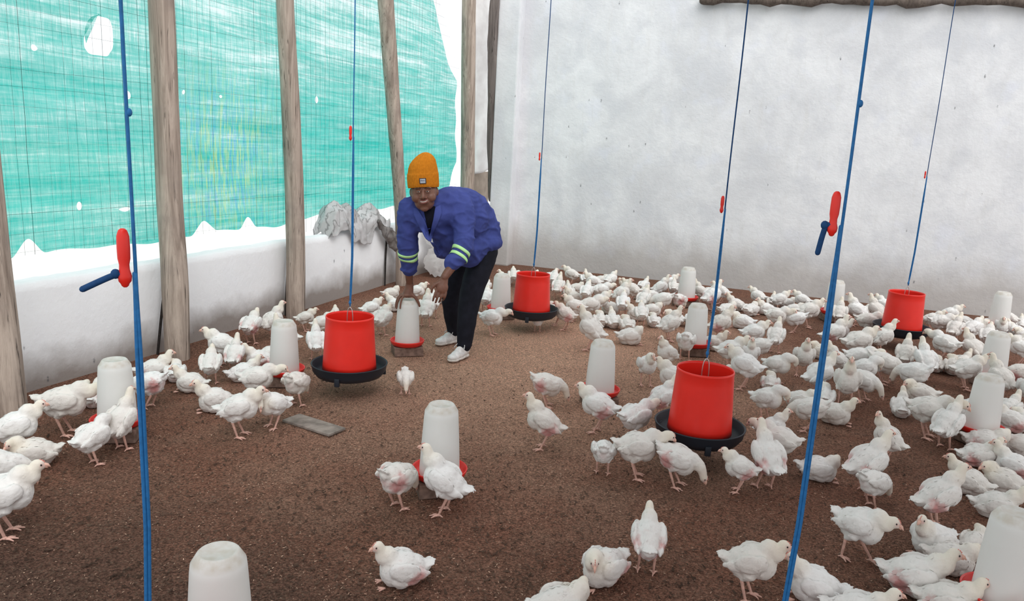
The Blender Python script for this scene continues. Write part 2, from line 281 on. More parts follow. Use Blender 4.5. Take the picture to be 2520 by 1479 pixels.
# ------------------------------------------------ materials
def newmat(name):
    m = bpy.data.materials.new(name); m.use_nodes = True; n = m.node_tree.nodes
    return m, m.node_tree, n['Principled BSDF'], n['Material Output']
class NB:
    """small node helper"""
    def __init__(s, nt): s.nt = nt; s.n = nt.nodes; s.l = nt.links; s._tc = None
    def tc(s, out='Object'):
        if s._tc is None: s._tc = s.n.new('ShaderNodeTexCoord')
        return s._tc.outputs[out]
    def put(s, sock, v):
        if isinstance(v, (int, float)): sock.default_value = v
        elif isinstance(v, (tuple, list)): sock.default_value = (*v, 1) if (len(v) == 3 and len(sock.default_value) == 4) else v
        else: s.l.new(v, sock)
    def map(s, vec, scale=(1, 1, 1), loc=(0, 0, 0), rot=(0, 0, 0)):
        m = s.n.new('ShaderNodeMapping'); m.inputs['Scale'].default_value = scale; m.inputs['Location'].default_value = loc; m.inputs['Rotation'].default_value = rot
        s.l.new(vec, m.inputs[0]); return m.outputs[0]
    def noise(s, vec, scale, detail=4, rough=.55, dist=0):
        t = s.n.new('ShaderNodeTexNoise'); t.inputs['Scale'].default_value = scale; t.inputs['Detail'].default_value = detail
        t.inputs['Roughness'].default_value = rough; t.inputs['Distortion'].default_value = dist
        s.l.new(vec, t.inputs['Vector']); return t.outputs[0]
    def vor(s, vec, scale, feat='F1', rand=1):
        t = s.n.new('ShaderNodeTexVoronoi'); t.inputs['Scale'].default_value = scale; t.feature = feat; t.inputs['Randomness'].default_value = rand
        s.l.new(vec, t.inputs['Vector']); return t
    def ramp(s, f, *st):
        r = s.n.new('ShaderNodeValToRGB'); e = r.color_ramp.elements
        while len(e) < len(st): e.new(.5)
        for i, (p, c) in enumerate(st):
            e[i].position = p; e[i].color = (*c, 1) if isinstance(c, (tuple, list)) else (c, c, c, 1)
        s.put(r.inputs[0], f); return r.outputs[0]
    def mix(s, f, a, b, mode='MIX'):
        m = s.n.new('ShaderNodeMix'); m.data_type = 'RGBA'; m.blend_type = mode; m.clamp_factor = True
        s.put(m.inputs[0], f); s.put(m.inputs[6], a); s.put(m.inputs[7], b); return m.outputs[2]
    def math(s, op, a, b=0, c=None):
        m = s.n.new('ShaderNodeMath'); m.operation = op; s.put(m.inputs[0], a); s.put(m.inputs[1], b)
        if c is not None: s.put(m.inputs[2], c)
        return m.outputs[0]
    def sep(s, v):
        m = s.n.new('ShaderNodeSeparateXYZ'); s.l.new(v, m.inputs[0]); return m.outputs
    def bump(s, h, strength=.3, dist=.01, normal=None):
        b = s.n.new('ShaderNodeBump'); b.inputs['Strength'].default_value = strength; b.inputs['Distance'].default_value = dist
        s.put(b.inputs['Height'], h)
        if normal is not None: s.l.new(normal, b.inputs['Normal'])
        return b.outputs[0]
    def attr(s, name):
        a = s.n.new('ShaderNodeAttribute'); a.attribute_name = name; return a
def plain(name, col, rough=.6, spec=.3, var=0.0, vs=20, metal=0, bump=0, bs=60, sss=0):
    m, nt, p, o = newmat(name); b = NB(nt)
    p.inputs['Roughness'].default_value = rough; p.inputs['Specular IOR Level'].default_value = spec; p.inputs['Metallic'].default_value = metal
    if var:
        f = b.noise(b.tc(), vs, 4); c = b.mix(b.ramp(f, (.35, 0), (.65, 1)), tuple(x*(1-var) for x in col), tuple(min(1, x*(1+var)) for x in col))
        b.l.new(c, p.inputs['Base Color'])
    else: p.inputs['Base Color'].default_value = (*col, 1)
    if bump: b.l.new(b.bump(b.noise(b.tc(), bs, 5), bump, .004), p.inputs['Normal'])
    if sss: p.inputs['Subsurface Weight'].default_value = sss; p.inputs['Subsurface Radius'].default_value = (.02, .01, .008); p.inputs['Subsurface Scale'].default_value = .3
    return m
M = {}
def mat_litter():
    m, nt, p, o = newmat('litter'); b = NB(nt); v = b.tc()
    x, y, z = b.sep(v)
    # paler tan round the person and back left, darker towards camera and right
    dx = b.math('MULTIPLY', b.math('ADD', x, 1.7), .40); dy = b.math('MULTIPLY', b.math('ADD', y, -5.8), .30)
    d = b.math('SQRT', b.math('ADD', b.math('MULTIPLY', dx, dx), b.math('MULTIPLY', dy, dy)))
    d = b.math('ADD', d, b.math('MULTIPLY', b.math('SUBTRACT', b.noise(v, 1.1, 5, .6), .5), .75))
    tanmix = b.ramp(d, (.15, 1), (.55, .55), (1.35, 0))
    evenmix = b.ramp(b.math('ADD', y, b.math('MULTIPLY', b.noise(v, 1.6, 4), 1.6)), (0, 1), (1, 1))
    nr = b.math('ADD', b.math('MULTIPLY', y, .3), b.math('MULTIPLY', b.noise(v, 1.4, 4), .5)); neardark = b.ramp(nr, (.75, 1), (1.25, 0))
    warm = b.noise(v, 2.2, 3)
    c = b.mix(tanmix, b.mix(b.ramp(warm, (.4, 0), (.6, 1)), (.290, .150, .104), (.31, .146, .098)), (.80, .475, .335))
    c = b.mix(b.math('MULTIPLY', neardark, .7), c, (.105, .062, .048))
    chip = b.vor(b.map(v, (1, 1, 1)), 150, 'F1'); g = b.noise(v, 95, 5, .7)
    c = b.mix(.75, c, b.ramp(g, (.33, .26), (.5, .95), (.66, 2.0)), 'MULTIPLY')
    cv = b.sep(chip.outputs['Color'])[0]
    c = b.mix(b.math('MULTIPLY', b.ramp(cv, (.84, 0), (.93, 1)), .5), c, b.mix(tanmix, (.26, .18, .13), (.52, .37, .27)))
    c = b.mix(b.math('MULTIPLY', b.ramp(cv, (.1, 1), (.2, 0)), .5), c, b.mix(tanmix, (.03, .018, .014), (.16, .09, .06)))
    b.l.new(c, p.inputs['Base Color']); p.inputs['Roughness'].default_value = .95; p.inputs['Specular IOR Level'].default_value = .12
    h = b.math('ADD', b.noise(v, 70, 6, .7), b.math('MULTIPLY', chip.outputs['Distance'], .8))
    h = b.math('ADD', h, b.math('MULTIPLY', b.noise(v, 12, 4, .6), 1.6))
    b.l.new(b.bump(h, 1.0, .02), p.inputs['Normal']); return m
M['litter'] = mat_litter()
def mat_plaster(name, low=False):
    m, nt, p, o = newmat(name); b = NB(nt); v = b.tc(); x, y, z = b.sep(v)
    blotch = b.noise(v, 1.3, 6, .62, .4)
    c = b.mix(b.ramp(blotch, (.38, 0), (.62, 1)), (.66, .665, .69), (.80, .805, .825))
    c = b.mix(b.math('MULTIPLY', b.ramp(b.noise(b.map(v, (1, 1, 1), (3, 9, 2)), 2.3, 5, .6), (.50, 0), (.64, 1)), .65), c, (.64, .65, .685))
    c = b.mix(b.math('MULTIPLY', b.ramp(b.noise(b.map(v, (1, 1, 1), (13, 2, 7)), 3.1, 4, .5), (.58, 0), (.7, 1)), .45), c, (.74, .76, .84))
    c = b.mix(b.math('MULTIPLY', b.ramp(b.noise(b.map(v, (5, 5, .9)), 2.4, 4, .6), (.55, 0), (.75, 1)), .35), c, (.64, .63, .62))
    if low:
        c = b.mix(.72, c, (.88, .885, .90))
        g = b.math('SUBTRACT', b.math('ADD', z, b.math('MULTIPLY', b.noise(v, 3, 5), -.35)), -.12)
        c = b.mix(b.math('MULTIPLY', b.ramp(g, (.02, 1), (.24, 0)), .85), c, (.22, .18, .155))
    else:
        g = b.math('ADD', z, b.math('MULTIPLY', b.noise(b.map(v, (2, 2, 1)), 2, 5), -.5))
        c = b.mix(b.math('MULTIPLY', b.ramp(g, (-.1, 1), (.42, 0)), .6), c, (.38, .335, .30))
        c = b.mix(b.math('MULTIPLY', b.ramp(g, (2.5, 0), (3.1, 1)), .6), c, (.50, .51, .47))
    # little dark nicks in the plaster
    sp = b.vor(b.map(v, (1, 1, .45)), 7.5, 'F1'); r = b.sep(sp.outputs['Color'])
    nick = b.math('MULTIPLY', b.ramp(sp.outputs['Distance'], (.035, 1), (.085, 0)), b.ramp(r[0], (.40, 0), (.45, 1)))
    nick = b.math('MULTIPLY', nick, b.ramp(b.noise(v, 60, 3), (.40, 0), (.50, 1)))
    c = b.mix(b.math('MULTIPLY', nick, .8), c, (.13, .13, .14))
    b.l.new(c, p.inputs['Base Color']); p.inputs['Roughness'].default_value = .88; p.inputs['Specular IOR Level'].default_value = .2
    h = b.math('ADD', b.noise(v, 26, 6, .65), b.math('MULTIPLY', b.noise(v, 4, 3), 1.5))
    b.l.new(b.bump(h, .35, .012), p.inputs['Normal']); return m
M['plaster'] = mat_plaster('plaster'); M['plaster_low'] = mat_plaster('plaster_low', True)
def mat_wood(name, a, bcol, scale=1):
    m, nt, p, o = newmat(name); b = NB(nt); v = b.tc()
    g = b.noise(b.map(v, (22*scale, 22*scale, 1.3*scale)), 1, 6, .68, .8)
    c = b.mix(b.ramp(g, (.32, 0), (.66, 1)), a, bcol)
    cr = b.noise(b.map(v, (60*scale, 60*scale, 2.2*scale)), 1, 4, .6, 1.2)
    c = b.mix(b.math('MULTIPLY', b.ramp(cr, (.31, 1), (.40, 0)), .9), c, tuple(t*.16 for t in a))
    c = b.mix(b.math('MULTIPLY', b.ramp(b.noise(v, 3.5, 4), (.5, 0), (.68, 1)), .45), c, (.20, .165, .15))
    b.l.new(c, p.inputs['Base Color']); p.inputs['Roughness'].default_value = .85; p.inputs['Specular IOR Level'].default_value = .2
    b.l.new(b.bump(b.math('ADD', g, cr), .6, .008), p.inputs['Normal']); return m
M['pole'] = mat_wood('pole', (.22, .17, .138), (.52, .43, .365))
M['dark_wood'] = mat_wood('dark_wood', (.075, .058, .048), (.17, .135, .115))
M['line_black'] = plain('line_black_matte', (.030, .026, .024), .9, .1, .3, 40)
M['bark'] = mat_wood('bark', (.10, .085, .08), (.25, .215, .20), .8)
def mat_net():
    m, nt, p, o = newmat('net'); b = NB(nt); v = b.tc(); x, y, z = b.sep(v)
    zt = b.math('ADD', z, b.math('MULTIPLY', b.math('SINE', b.math('MULTIPLY', y, .8)), .03))
    band = b.noise(b.map(v, (1, .45, 7), rot=(.06, 0, 0)), 1, 6, .66, .5)
    fine = b.noise(b.map(v, (1, 3, 60)), 1, 4, .6, .1)
    hi = b.ramp(b.math('MULTIPLY', b.math('ADD', z, b.math('MULTIPLY', b.noise(v, .9, 3), .9)), .33), (.72, 0), (1.08, 1))
    dens = b.math('ADD', b.math('MULTIPLY', b.math('ADD', band, -.5), 1.5), b.math('MULTIPLY', b.math('ADD', fine, -.5), .9))
    dens = b.math('SUBTRACT', b.math('ADD', dens, .62), b.math('MULTIPLY', hi, .34))
    vthr = b.math('ADD', b.math('MULTIPLY', b.noise(b.map(v, (1, 75, 3.5)), 1, 4, .7, 1.2), .65), b.math('MULTIPLY', b.noise(b.map(v, (1, 26, 9)), 1, 5, .7, 1.5), .35))
    dens = b.math('ADD', dens, b.math('MULTIPLY', b.math('ADD', vthr, -.5), 1.25))
    dens = b.ramp(dens, (0.05, .10), (.45, .62), (1.0, 1.0))
    col = b.mix(b.noise(b.map(v, (1, .8, 5)), 1.5, 4), (.012, .42, .36), (.085, .66, .58))
    # yellowish and blue threads mixed in between the second and third posts
    msk = b.math('MULTIPLY', b.ramp(b.math('ABSOLUTE', b.math('ADD', y, -5.05)), (.15, 1), (.75, 0)), b.ramp(b.math('ABSOLUTE', b.math('ADD', z, -1.35)), (.25, 1), (.85, 0)))
    th = b.noise(b.map(v, (1, 55, 6), (0, 0, 0)), 1, 3, .6)
    yl = b.math('MULTIPLY', b.math('MULTIPLY', msk, b.ramp(th, (.5, 0), (.62, 1))), .55); bl = b.math('MULTIPLY', b.math('MULTIPLY', msk, b.ramp(th, (.38, 1), (.47, 0))), .7)
    col = b.mix(yl, col, (.55, .68, .16)); col = b.mix(bl, col, (.05, .36, .62))
    tr = b.n.new('ShaderNodeBsdfTransparent'); tl = b.n.new('ShaderNodeBsdfTranslucent'); df = b.n.new('ShaderNodeBsdfDiffuse')
    light = b.mix(dens, (.90, .98, .97), col)
    b.l.new(light, tr.inputs[0]); b.l.new(col, tl.inputs[0]); b.l.new(col, df.inputs[0])
    a1 = b.n.new('ShaderNodeMixShader'); a1.inputs[0].default_value = .4; b.l.new(tl.outputs[0], a1.inputs[1]); b.l.new(df.outputs[0], a1.inputs[2])
    a2 = b.n.new('ShaderNodeMixShader'); b.put(a2.inputs[0], b.math('MULTIPLY', dens, .55)); b.l.new(tr.outputs[0], a2.inputs[1]); b.l.new(a1.outputs[0], a2.inputs[2])
    b.l.new(a2.outputs[0], o.inputs[0]); return m
M['net'] = mat_net()
def mat_feather(name):
    m, nt, p, o = newmat(name); b = NB(nt); v = b.tc(); at = b.attr('tone'); r, g, bl = b.sep(at.outputs['Color'])
    oi = b.n.new('ShaderNodeObjectInfo'); rnd = oi.outputs['Random']
    n = b.noise(v, 42, 4, .6); n2 = b.noise(v, 11, 3)
    white = b.mix(b.math('MULTIPLY', rnd, .85), (.82, .81, .80), (.70, .655, .605))
    c = b.mix(b.math('MULTIPLY', b.ramp(n2, (.45, 0), (.75, 1)), .4), white, (.70, .66, .63))
    c = b.mix(b.math('MULTIPLY', b.ramp(n, (.5, 0), (.75, 1)), .30), c, (.63, .60, .58))
    c = b.mix(b.math('MULTIPLY', g, .6), c, (.80, .69, .50))          # straw tinted head and neck
    pk = b.math('MULTIPLY', r, b.ramp(b.noise(v, 24, 4), (.25, .55), (.6, 1)))
    c = b.mix(pk, c, (.60, .27, .26))                                # bare pink skin
    c = b.mix(b.math('MULTIPLY', bl, .7), c, (.40, .31, .26))        # litter dirt on the belly
    b.l.new(c, p.inputs['Base Color']); p.inputs['Roughness'].default_value = .9; p.inputs['Specular IOR Level'].default_value = .1
    p.inputs['Sheen Weight'].default_value = .15
    b.l.new(b.bump(b.math('ADD', n, b.noise(v, 130, 3)), .35, .004), p.inputs['Normal']); return m
M['feather'] = mat_feather('feather')
M['leg'] = plain('leg_skin', (.66, .40, .33), .6, .25, .15, 60)
M['beak'] = plain('beak', (.74, .44, .35), .45, .35)
M['comb'] = plain('comb', (.70, .26, .22), .55, .3)
M['eye'] = plain('eye', (.02, .015, .012), .15, .6)
M['red_plastic'] = plain('red_plastic', (.80, .022, .012), .38, .45, .05, 6)
M['red_dish'] = plain('red_dish', (.74, .025, .018), .35, .45)
M['black_plastic'] = plain('black_plastic', (.017, .022, .032), .5, .35)
def mat_bottle():
    m, nt, p, o = newmat('milky_plastic'); b = NB(nt); v = b.tc(); x, y, z = b.sep(v)
    c = b.mix(b.math('MULTIPLY', b.ramp(b.noise(v, 9, 4), (.5, 0), (.75, 1)), .35), (.90, .90, .885), (.84, .825, .79))
    c = b.mix(b.math('MULTIPLY', b.math('MULTIPLY', b.ramp(z, (.325, 0), (.340, 1)), b.ramp(b.noise(v, 30, 5), (.35, .3), (.65, 1))), .6), c, (.62, .54, .43))
    c = b.mix(b.ramp(z, (.0, .14), (.09, 0)), c, (.74, .50, .42))
    b.l.new(c, p.inputs['Base Color']); p.inputs['Roughness'].default_value = .42; p.inputs['Specular IOR Level'].default_value = .4
    tl = b.n.new('ShaderNodeBsdfTranslucent'); b.l.new(c, tl.inputs[0]); mx = b.n.new('ShaderNodeMixShader'); mx.inputs[0].default_value = .38
    b.l.new(p.outputs[0], mx.inputs[1]); b.l.new(tl.outputs[0], mx.inputs[2]); b.l.new(mx.outputs[0], o.inputs[0]); return m
M['bottle'] = mat_bottle()
M['brick'] = plain('brick', (.20, .135, .11), .9, .1, .3, 30, bump=.4)
M['rope'] = plain('blue_rope', (.018, .14, .36), .6, .3, .12, 90)
M['rope_dark'] = plain('dark_blue_rope', (.012, .055, .16), .7, .2, .12, 90)
M['wire'] = plain('steel_wire', (.55, .54, .53), .35, .5, metal=.8)
M['mesh_wire'] = plain('mesh_wire', (.03, .07, .07), .7, .2)
M['skin'] = plain('skin', (.165, .072, .047), .45, .4, .12, 30, bump=.1, bs=150)
M['beanie'] = plain('beanie', (.53, .18, .014), .95, .1, .10, 60, bump=.4, bs=200)
M['jacket'] = plain('jacket', (.050, .068, .25), .85, .2, .13, 12, bump=.3, bs=110)
M['jacket_lining'] = plain('jacket_facing', (.055, .075, .27), .85, .2, .08, 14)
M['trouser'] = plain('black_trouser', (.010, .011, .018), .85, .2, .2, 20)
M['hivis'] = plain('reflective_tape', (.50, .85, .36), .45, .4)
M['shirt'] = plain('black_shirt', (.008, .008, .014), .9, .1)
M['shoe'] = plain('shoe_white', (.70, .69, .68), .6, .3, .16, 30, bump=.4, bs=70)
M['sole'] = plain('shoe_sole', (.62, .58, .54), .7, .2, .15, 40)
M['lace'] = plain('lace', (.60, .60, .60), .8, .1)
M['white'] = plain('tooth_white', (.62, .57, .52), .3, .4)
M['patch_edge'] = plain('patch_edge', (.03, .03, .045), .8, .2)
M['patch'] = plain('patch_grey', (.42, .45, .50), .7, .2)
M['ink'] = plain('patch_ink', (.045, .06, .14), .7, .2)
M['lip'] = plain('lip', (.22, .075, .062), .4, .4)
def mat_sheet(name, a, bcol, transl, dark=0.0):
    m, nt, p, o = newmat(name); b = NB(nt); v = b.tc()
    c = b.mix(b.ramp(b.noise(v, 5, 5, .6), (.35, 0), (.65, 1)), a, bcol)
    if dark:
        w = b.n.new('ShaderNodeTexWave'); w.inputs['Scale'].default_value = 5; w.inputs['Distortion'].default_value = 9; w.inputs['Detail'].default_value = 3
        b.l.new(b.map(v, (1, 3, 1)), w.inputs[0]); c = b.mix(b.math('MULTIPLY', b.ramp(w.outputs[1], (.0, 1), (.12, 0)), dark), c, (.05, .045, .045))
    b.l.new(c, p.inputs['Base Color']); p.inputs['Roughness'].default_value = .5
    tl = b.n.new('ShaderNodeBsdfTranslucent'); b.l.new(c, tl.inputs[0]); mx = b.n.new('ShaderNodeMixShader'); mx.inputs[0].default_value = transl
    b.l.new(p.outputs[0], mx.inputs[1]); b.l.new(tl.outputs[0], mx.inputs[2]); b.l.new(mx.outputs[0], o.inputs[0]); return m
M['grey_sheet'] = mat_sheet('grey_sheet', (.58, .57, .57), (.80, .79, .80), .4, .5)
M['white_sheet'] = mat_sheet('white_sheet', (.82, .80, .795), (.93, .92, .915), .78)
M['dark_sheet'] = mat_sheet('dark_sheet', (.10, .09, .085), (.24, .22, .21), .05, .6)
M['shaving'] = plain('shaving', (.42, .275, .20), .9, .1, .45, 3)
M['shaving_dark'] = plain('shaving_dark', (.085, .052, .038), .95, .1, .5, 3)
M['ground'] = plain('pale_ground', (.80, .79, .77), .95, .1, .06, 1)

# ------------------------------------------------ mesh helpers
def tag(o, label=None, cat=None, group=None, kind=None):
    if label: o['label'] = label
    if cat: o['category'] = cat
    if group: o['group'] = group
    if kind: o['kind'] = kind
    return o
def empty(name, loc, rz=0):
    o = bpy.data.objects.new(name, None); o.empty_display_size = .1; COL.objects.link(o); o.location = loc; o.rotation_euler = (0, 0, rz); return o
def link(name, me, mats, parent=None, smooth=True):
    for m in (mats if isinstance(mats, (list, tuple)) else [mats]): me.materials.append(m)
    if smooth:
        me.polygons.foreach_set('use_smooth', [True]*len(me.polygons))
    o = bpy.data.objects.new(name, me); COL.objects.link(o)
    if parent: o.parent = parent
    return o
def obj(name, bm, mats, parent=None, smooth=True):
    me = bpy.data.meshes.new(name); bmesh.ops.recalc_face_normals(bm, faces=bm.faces); bm.to_mesh(me); bm.free()
    return link(name, me, mats, parent, smooth)
def box(bm, c, s, rot=None, bev=0, mi=0):
    r = bmesh.ops.create_cube(bm, size=1); vs = r['verts']
    mat = Matrix.Translation(V(c)) @ (rot.to_4x4() if rot is not None else Matrix.Identity(4)) @ Matrix.Diagonal((*s, 1))
    bmesh.ops.transform(bm, matrix=mat, verts=vs)
    fs = {f for v in vs for f in v.link_faces}
    for f in fs: f.material_index = mi
    if bev:
        es = {e for v in vs for e in v.link_edges}
        bmesh.ops.bevel(bm, geom=list(es), offset=bev, segments=2, affect='EDGES', profile=.6)
def ell(bm, c, r, rot=None, seg=16, mi=0):
    if isinstance(r, (int, float)): r = (r, r, r)
    x = bmesh.ops.create_uvsphere(bm, u_segments=seg, v_segments=max(6, seg*2//3), radius=1); vs = x['verts']
    mat = Matrix.Translation(V(c)) @ (rot.to_4x4() if rot is not None else Matrix.Identity(4)) @ Matrix.Diagonal((*r, 1))
    bmesh.ops.transform(bm, matrix=mat, verts=vs)
    if mi:
        for f in {f for v in vs for f in v.link_faces}: f.material_index = mi
def frame(t, ref):
    t = t.normalized(); a = ref - t*ref.dot(t)
    if a.length < 1e-4: a = t.orthogonal()
    a.normalize(); return a, t.cross(a)
def tube(bm, pts, rad, seg=10, ref=None, flat=1.0, cap=True, mi=0, jit=None):
    """swept tube with rounded ends; rad a number or list; flat squashes the second axis"""
    pts = [V(p) for p in pts]; n = len(pts)
    rad = [rad]*n if isinstance(rad, (int, float)) else list(rad)
    ref = V(ref) if ref else V((.13, .21, .97)); rings = []
    P, Rr, T = [], [], []
    for i in range(n):
        t = (pts[min(i+1, n-1)]-pts[max(i-1, 0)]).normalized(); T.append(t)
    seq = [(pts[i], rad[i], T[i]) for i in range(n)]
    if cap:
        seq = [(pts[0]-T[0]*rad[0]*.55, rad[0]*.8, T[0]), ] + seq + [(pts[-1]+T[-1]*rad[-1]*.55, rad[-1]*.8, T[-1])]
        seq = [(pts[0]-T[0]*rad[0]*.9, rad[0]*.38, T[0])] + seq + [(pts[-1]+T[-1]*rad[-1]*.9, rad[-1]*.38, T[-1])]
    a = None
    for (p, r, t) in seq:
        a, b2 = frame(t, ref if a is None else a); ring = []
        for k in range(seg):
            an = 2*PI*k/seg; rr = r*(1 if jit is None else jit(p, an))
            ring.append(bm.verts.new(p + a*(math.cos(an)*rr) + b2*(math.sin(an)*rr*flat)))
        rings.append(ring)
    fs = []
    for i in range(len(rings)-1):
        for k in range(seg):
            fs.append(bm.faces.new((rings[i][k], rings[i][(k+1) % seg], rings[i+1][(k+1) % seg], rings[i+1][k])))
    fs.append(bm.faces.new(rings[0][::-1])); fs.append(bm.faces.new(rings[-1]))
    for f in fs: f.material_index = mi
def lathe(bm, prof, seg=40, c=(0, 0, 0), closed=False, mi=0, rad=None):
    c = V(c); rings = []
    for (r, z) in prof:
        rings.append([bm.verts.new(c + V((r*math.cos(2*PI*k/seg)*(1 if rad is None else rad(2*PI*k/seg, z)), r*math.sin(2*PI*k/seg)*(1 if rad is None else rad(2*PI*k/seg, z)), z))) for k in range(seg)])
    idx = list(range(len(rings))) + ([0] if closed else [])
    for i, j in zip(idx, idx[1:]):
        for k in range(seg):
            f = bm.faces.new((rings[i][k], rings[i][(k+1) % seg], rings[j][(k+1) % seg], rings[j][k])); f.material_index = mi
    return rings
def smoothpath(pts, n=8):
    pts = [V(p) for p in pts]; out = []
    for i in range(len(pts)-1):
        p0 = pts[max(i-1, 0)]; p1 = pts[i]; p2 = pts[i+1]; p3 = pts[min(i+2, len(pts)-1)]
        for k in range(n):
            t = k/n; t2 = t*t; t3 = t2*t
            out.append(.5*((2*p1)+(-p0+p2)*t+(2*p0-5*p1+4*p2-p3)*t2+(-p0+3*p1-3*p2+p3)*t3))
    out.append(pts[-1]); return out
def interp(vals, n=8):
    out = []
    for i in range(len(vals)-1):
        for k in range(n): out.append(vals[i]+(vals[i+1]-vals[i])*k/n)
    return out+[vals[-1]]
def fuse(bm, voxel, smooth=6, fac=.5):
    """unite overlapping closed pieces into ONE continuous surface"""
    me = bpy.data.meshes.new('fuse'); bmesh.ops.recalc_face_normals(bm, faces=bm.faces); bm.to_mesh(me); bm.free()
    o = bpy.data.objects.new('fuse', me); COL.objects.link(o)
    r = o.modifiers.new('r', 'REMESH'); r.mode = 'VOXEL'; r.voxel_size = voxel; r.adaptivity = 0
    if smooth:
        s = o.modifiers.new('s', 'SMOOTH'); s.factor = fac; s.iterations = smooth
    dg = bpy.context.evaluated_depsgraph_get(); ev = o.evaluated_get(dg)
    out = bpy.data.meshes.new_from_object(ev, depsgraph=dg)
    bpy.data.objects.remove(o); bpy.data.meshes.remove(me); return out
def coords(me):
    a = np.empty(len(me.vertices)*3, np.float32); me.vertices.foreach_get('co', a); return a.reshape(-1, 3)
def normals(me):
    a = np.empty(len(me.vertices)*3, np.float32); me.vertices.foreach_get('normal', a); return a.reshape(-1, 3)
def setco(me, a): me.vertices.foreach_set('co', np.ascontiguousarray(a, np.float32).ravel()); me.update()
def rotY(p): return Matrix.Rotation(-p, 3, 'Y')   # positive pitches the nose up

# ------------------------------------------------ setting
def grid_plane(name, x0, x1, y0, y1, nx, ny, zf, m):
    vs = []; fs = []
    for j in range(ny+1):
        for i in range(nx+1):
            x = x0+(x1-x0)*i/nx; y = y0+(y1-y0)*j/ny; vs.append((x, y, zf(x, y)))
    for j in range(ny):
        for i in range(nx):
            a = j*(nx+1)+i; fs.append((a, a+1, a+nx+2, a+nx+1))
    me = bpy.data.meshes.new(name); me.from_pydata(vs, [], fs); return link(name, me, m)
def floorz(x, y): return .006*(noise.noise(V((x*2.1, y*2.1, 0)))) - .004
tag(grid_plane('floor', -4.3, 5.2, -2.5, 9.9, 190, 240, floorz, M['litter']), kind='structure')
tag(grid_plane('ground', -60, -4.32, -40, 60, 4, 4, lambda x, y: -.12, M['ground']), kind='structure')
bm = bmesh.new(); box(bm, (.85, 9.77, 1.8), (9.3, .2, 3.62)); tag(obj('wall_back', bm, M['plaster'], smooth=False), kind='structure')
# low wall with a worn, uneven coping
bm = bmesh.new()
pr = [(-4.15, -.1), (-4.15, .60), (-4.165, .645), (-4.19, .66), (-4.27, .66), (-4.295, .645), (-4.30, .6), (-4.30, -.1)]
prev = None
for i in range(161):
    y = -2.4+12.2*i/160; w = .012*noise.noise(V((y*3, 0, 0)))+.008*noise.noise(V((y*11, 4, 0)))
    ring = [bm.verts.new((x+(.004*noise.noise(V((y*5, z*5, 1)))), y, z+(w if z > .55 else 0))) for x, z in pr]
    if prev:
        for k in range(len(pr)-1): bm.faces.new((prev[k], prev[k+1], ring[k+1], ring[k]))
    else: bm.faces.new(ring)
    prev = ring
bm.faces.new(prev[::-1])
tag(obj('wall_left', bm, M['plaster_low']), kind='structure')
bm = bmesh.new(); box(bm, (-3.65, 9.58, 1.8), (.30, .2, 3.62), bev=.02); tag(obj('pillar', bm, M['plaster'], smooth=False), kind='structure')
# timber plate along the top of the back wall and beams that carry the feeder ropes
bm = bmesh.new(); tube(bm, [(x, 9.60+.01*math.sin(x*3), 3.445-.018*(x+3.5)+.012*math.sin(x*5)+.01*math.sin(x*17)) for x in np.linspace(-1.25, 5.2, 60)], [.05+.012*math.sin(i*1.3)+.008*math.sin(i*2.9) for i in range(60)], 10); tag(obj('trim_1', bm, M['dark_wood']), kind='structure')
ZB = 3.62
for i, y in enumerate(sorted({round(v[1], 2) for v in FEEDERS.values()})):
    bm = bmesh.new(); box(bm, (.4, y, ZB), (9.6, .06, .10), bev=.008); tag(obj('roof_beam', bm, M['dark_wood'], smooth=False), kind='structure')

bm = bmesh.new()
# corrugated sheet added out of view to shade the right and near part
vs = []; fs = []
nx = 260
for j in range(2):
    for i in range(nx+1): vs.append((.2+5.3*i/nx, -3.2+8.3*j, 3.78+.012*math.sin(i*1.9)+.02*j))
for i in range(nx): fs.append((i, i+1, nx+2+i, nx+1+i))
bm.free(); me = bpy.data.meshes.new('added_shade_panel'); me.from_pydata(vs, [], fs)
rf = link('added_shade_panel', me, plain('shade_panel', (.30, .29, .28), .7, .3)); s = rf.modifiers.new('s', 'SOLIDIFY'); s.thickness = .004; tag(rf, kind='structure')
# ------------------------------------------------ poles of the open side
def pole(name, pts, rads, label, mat='pole', seg=22, rough=.05, cat='post', group=None):
    P = smoothpath(pts, 14); R = interp(rads, 14); base = V(pts[0]); bm = bmesh.new(); sd = random.random()*50
    def jit(p, an): return 1+rough*noise.noise(V((math.cos(an)*1.2+sd, math.sin(an)*1.2, p.z*2.2)))+rough*.8*noise.noise(V((math.cos(an)*4+sd, math.sin(an)*4, p.z*1.1)))
    tube(bm, [p-base for p in P], R, seg, ref=(1, 0, 0), jit=jit)
    o = obj(name, bm, M[mat]); o.location = base; return tag(o, label, cat, group)
G = 'round timber posts along the netted side'
pole('timber_post', [(-3.84, 2.72, -.02), (-3.87, 2.72, .9), (-3.9, 2.73, 1.9), (-3.9, 2.74, 3.5)], [.088, .082, .076, .07], 'leftmost weathered timber post, cut by the left edge of the photo', group=G)
pole('timber_post', [(-3.93, 4.02, -.02), (-3.93, 4.02, .5), (-3.96, 4.03, 1.2), (-3.95, 4.01, 2.4), (-3.97, 4.02, 3.5)], [.080, .088, .082, .080, .076], 'thick timber post with pale split foot, second from the left', group=G)
pole('timber_post', [(-4.02, 5.50, -.02), (-4.01, 5.49, .7), (-4.0, 5.44, 1.6), (-4.0, 5.36, 2.6), (-4.0, 5.33, 3.5)], [.080, .082, .078, .070, .068], 'straight timber post in the middle of the green net, third from the left', group=G)
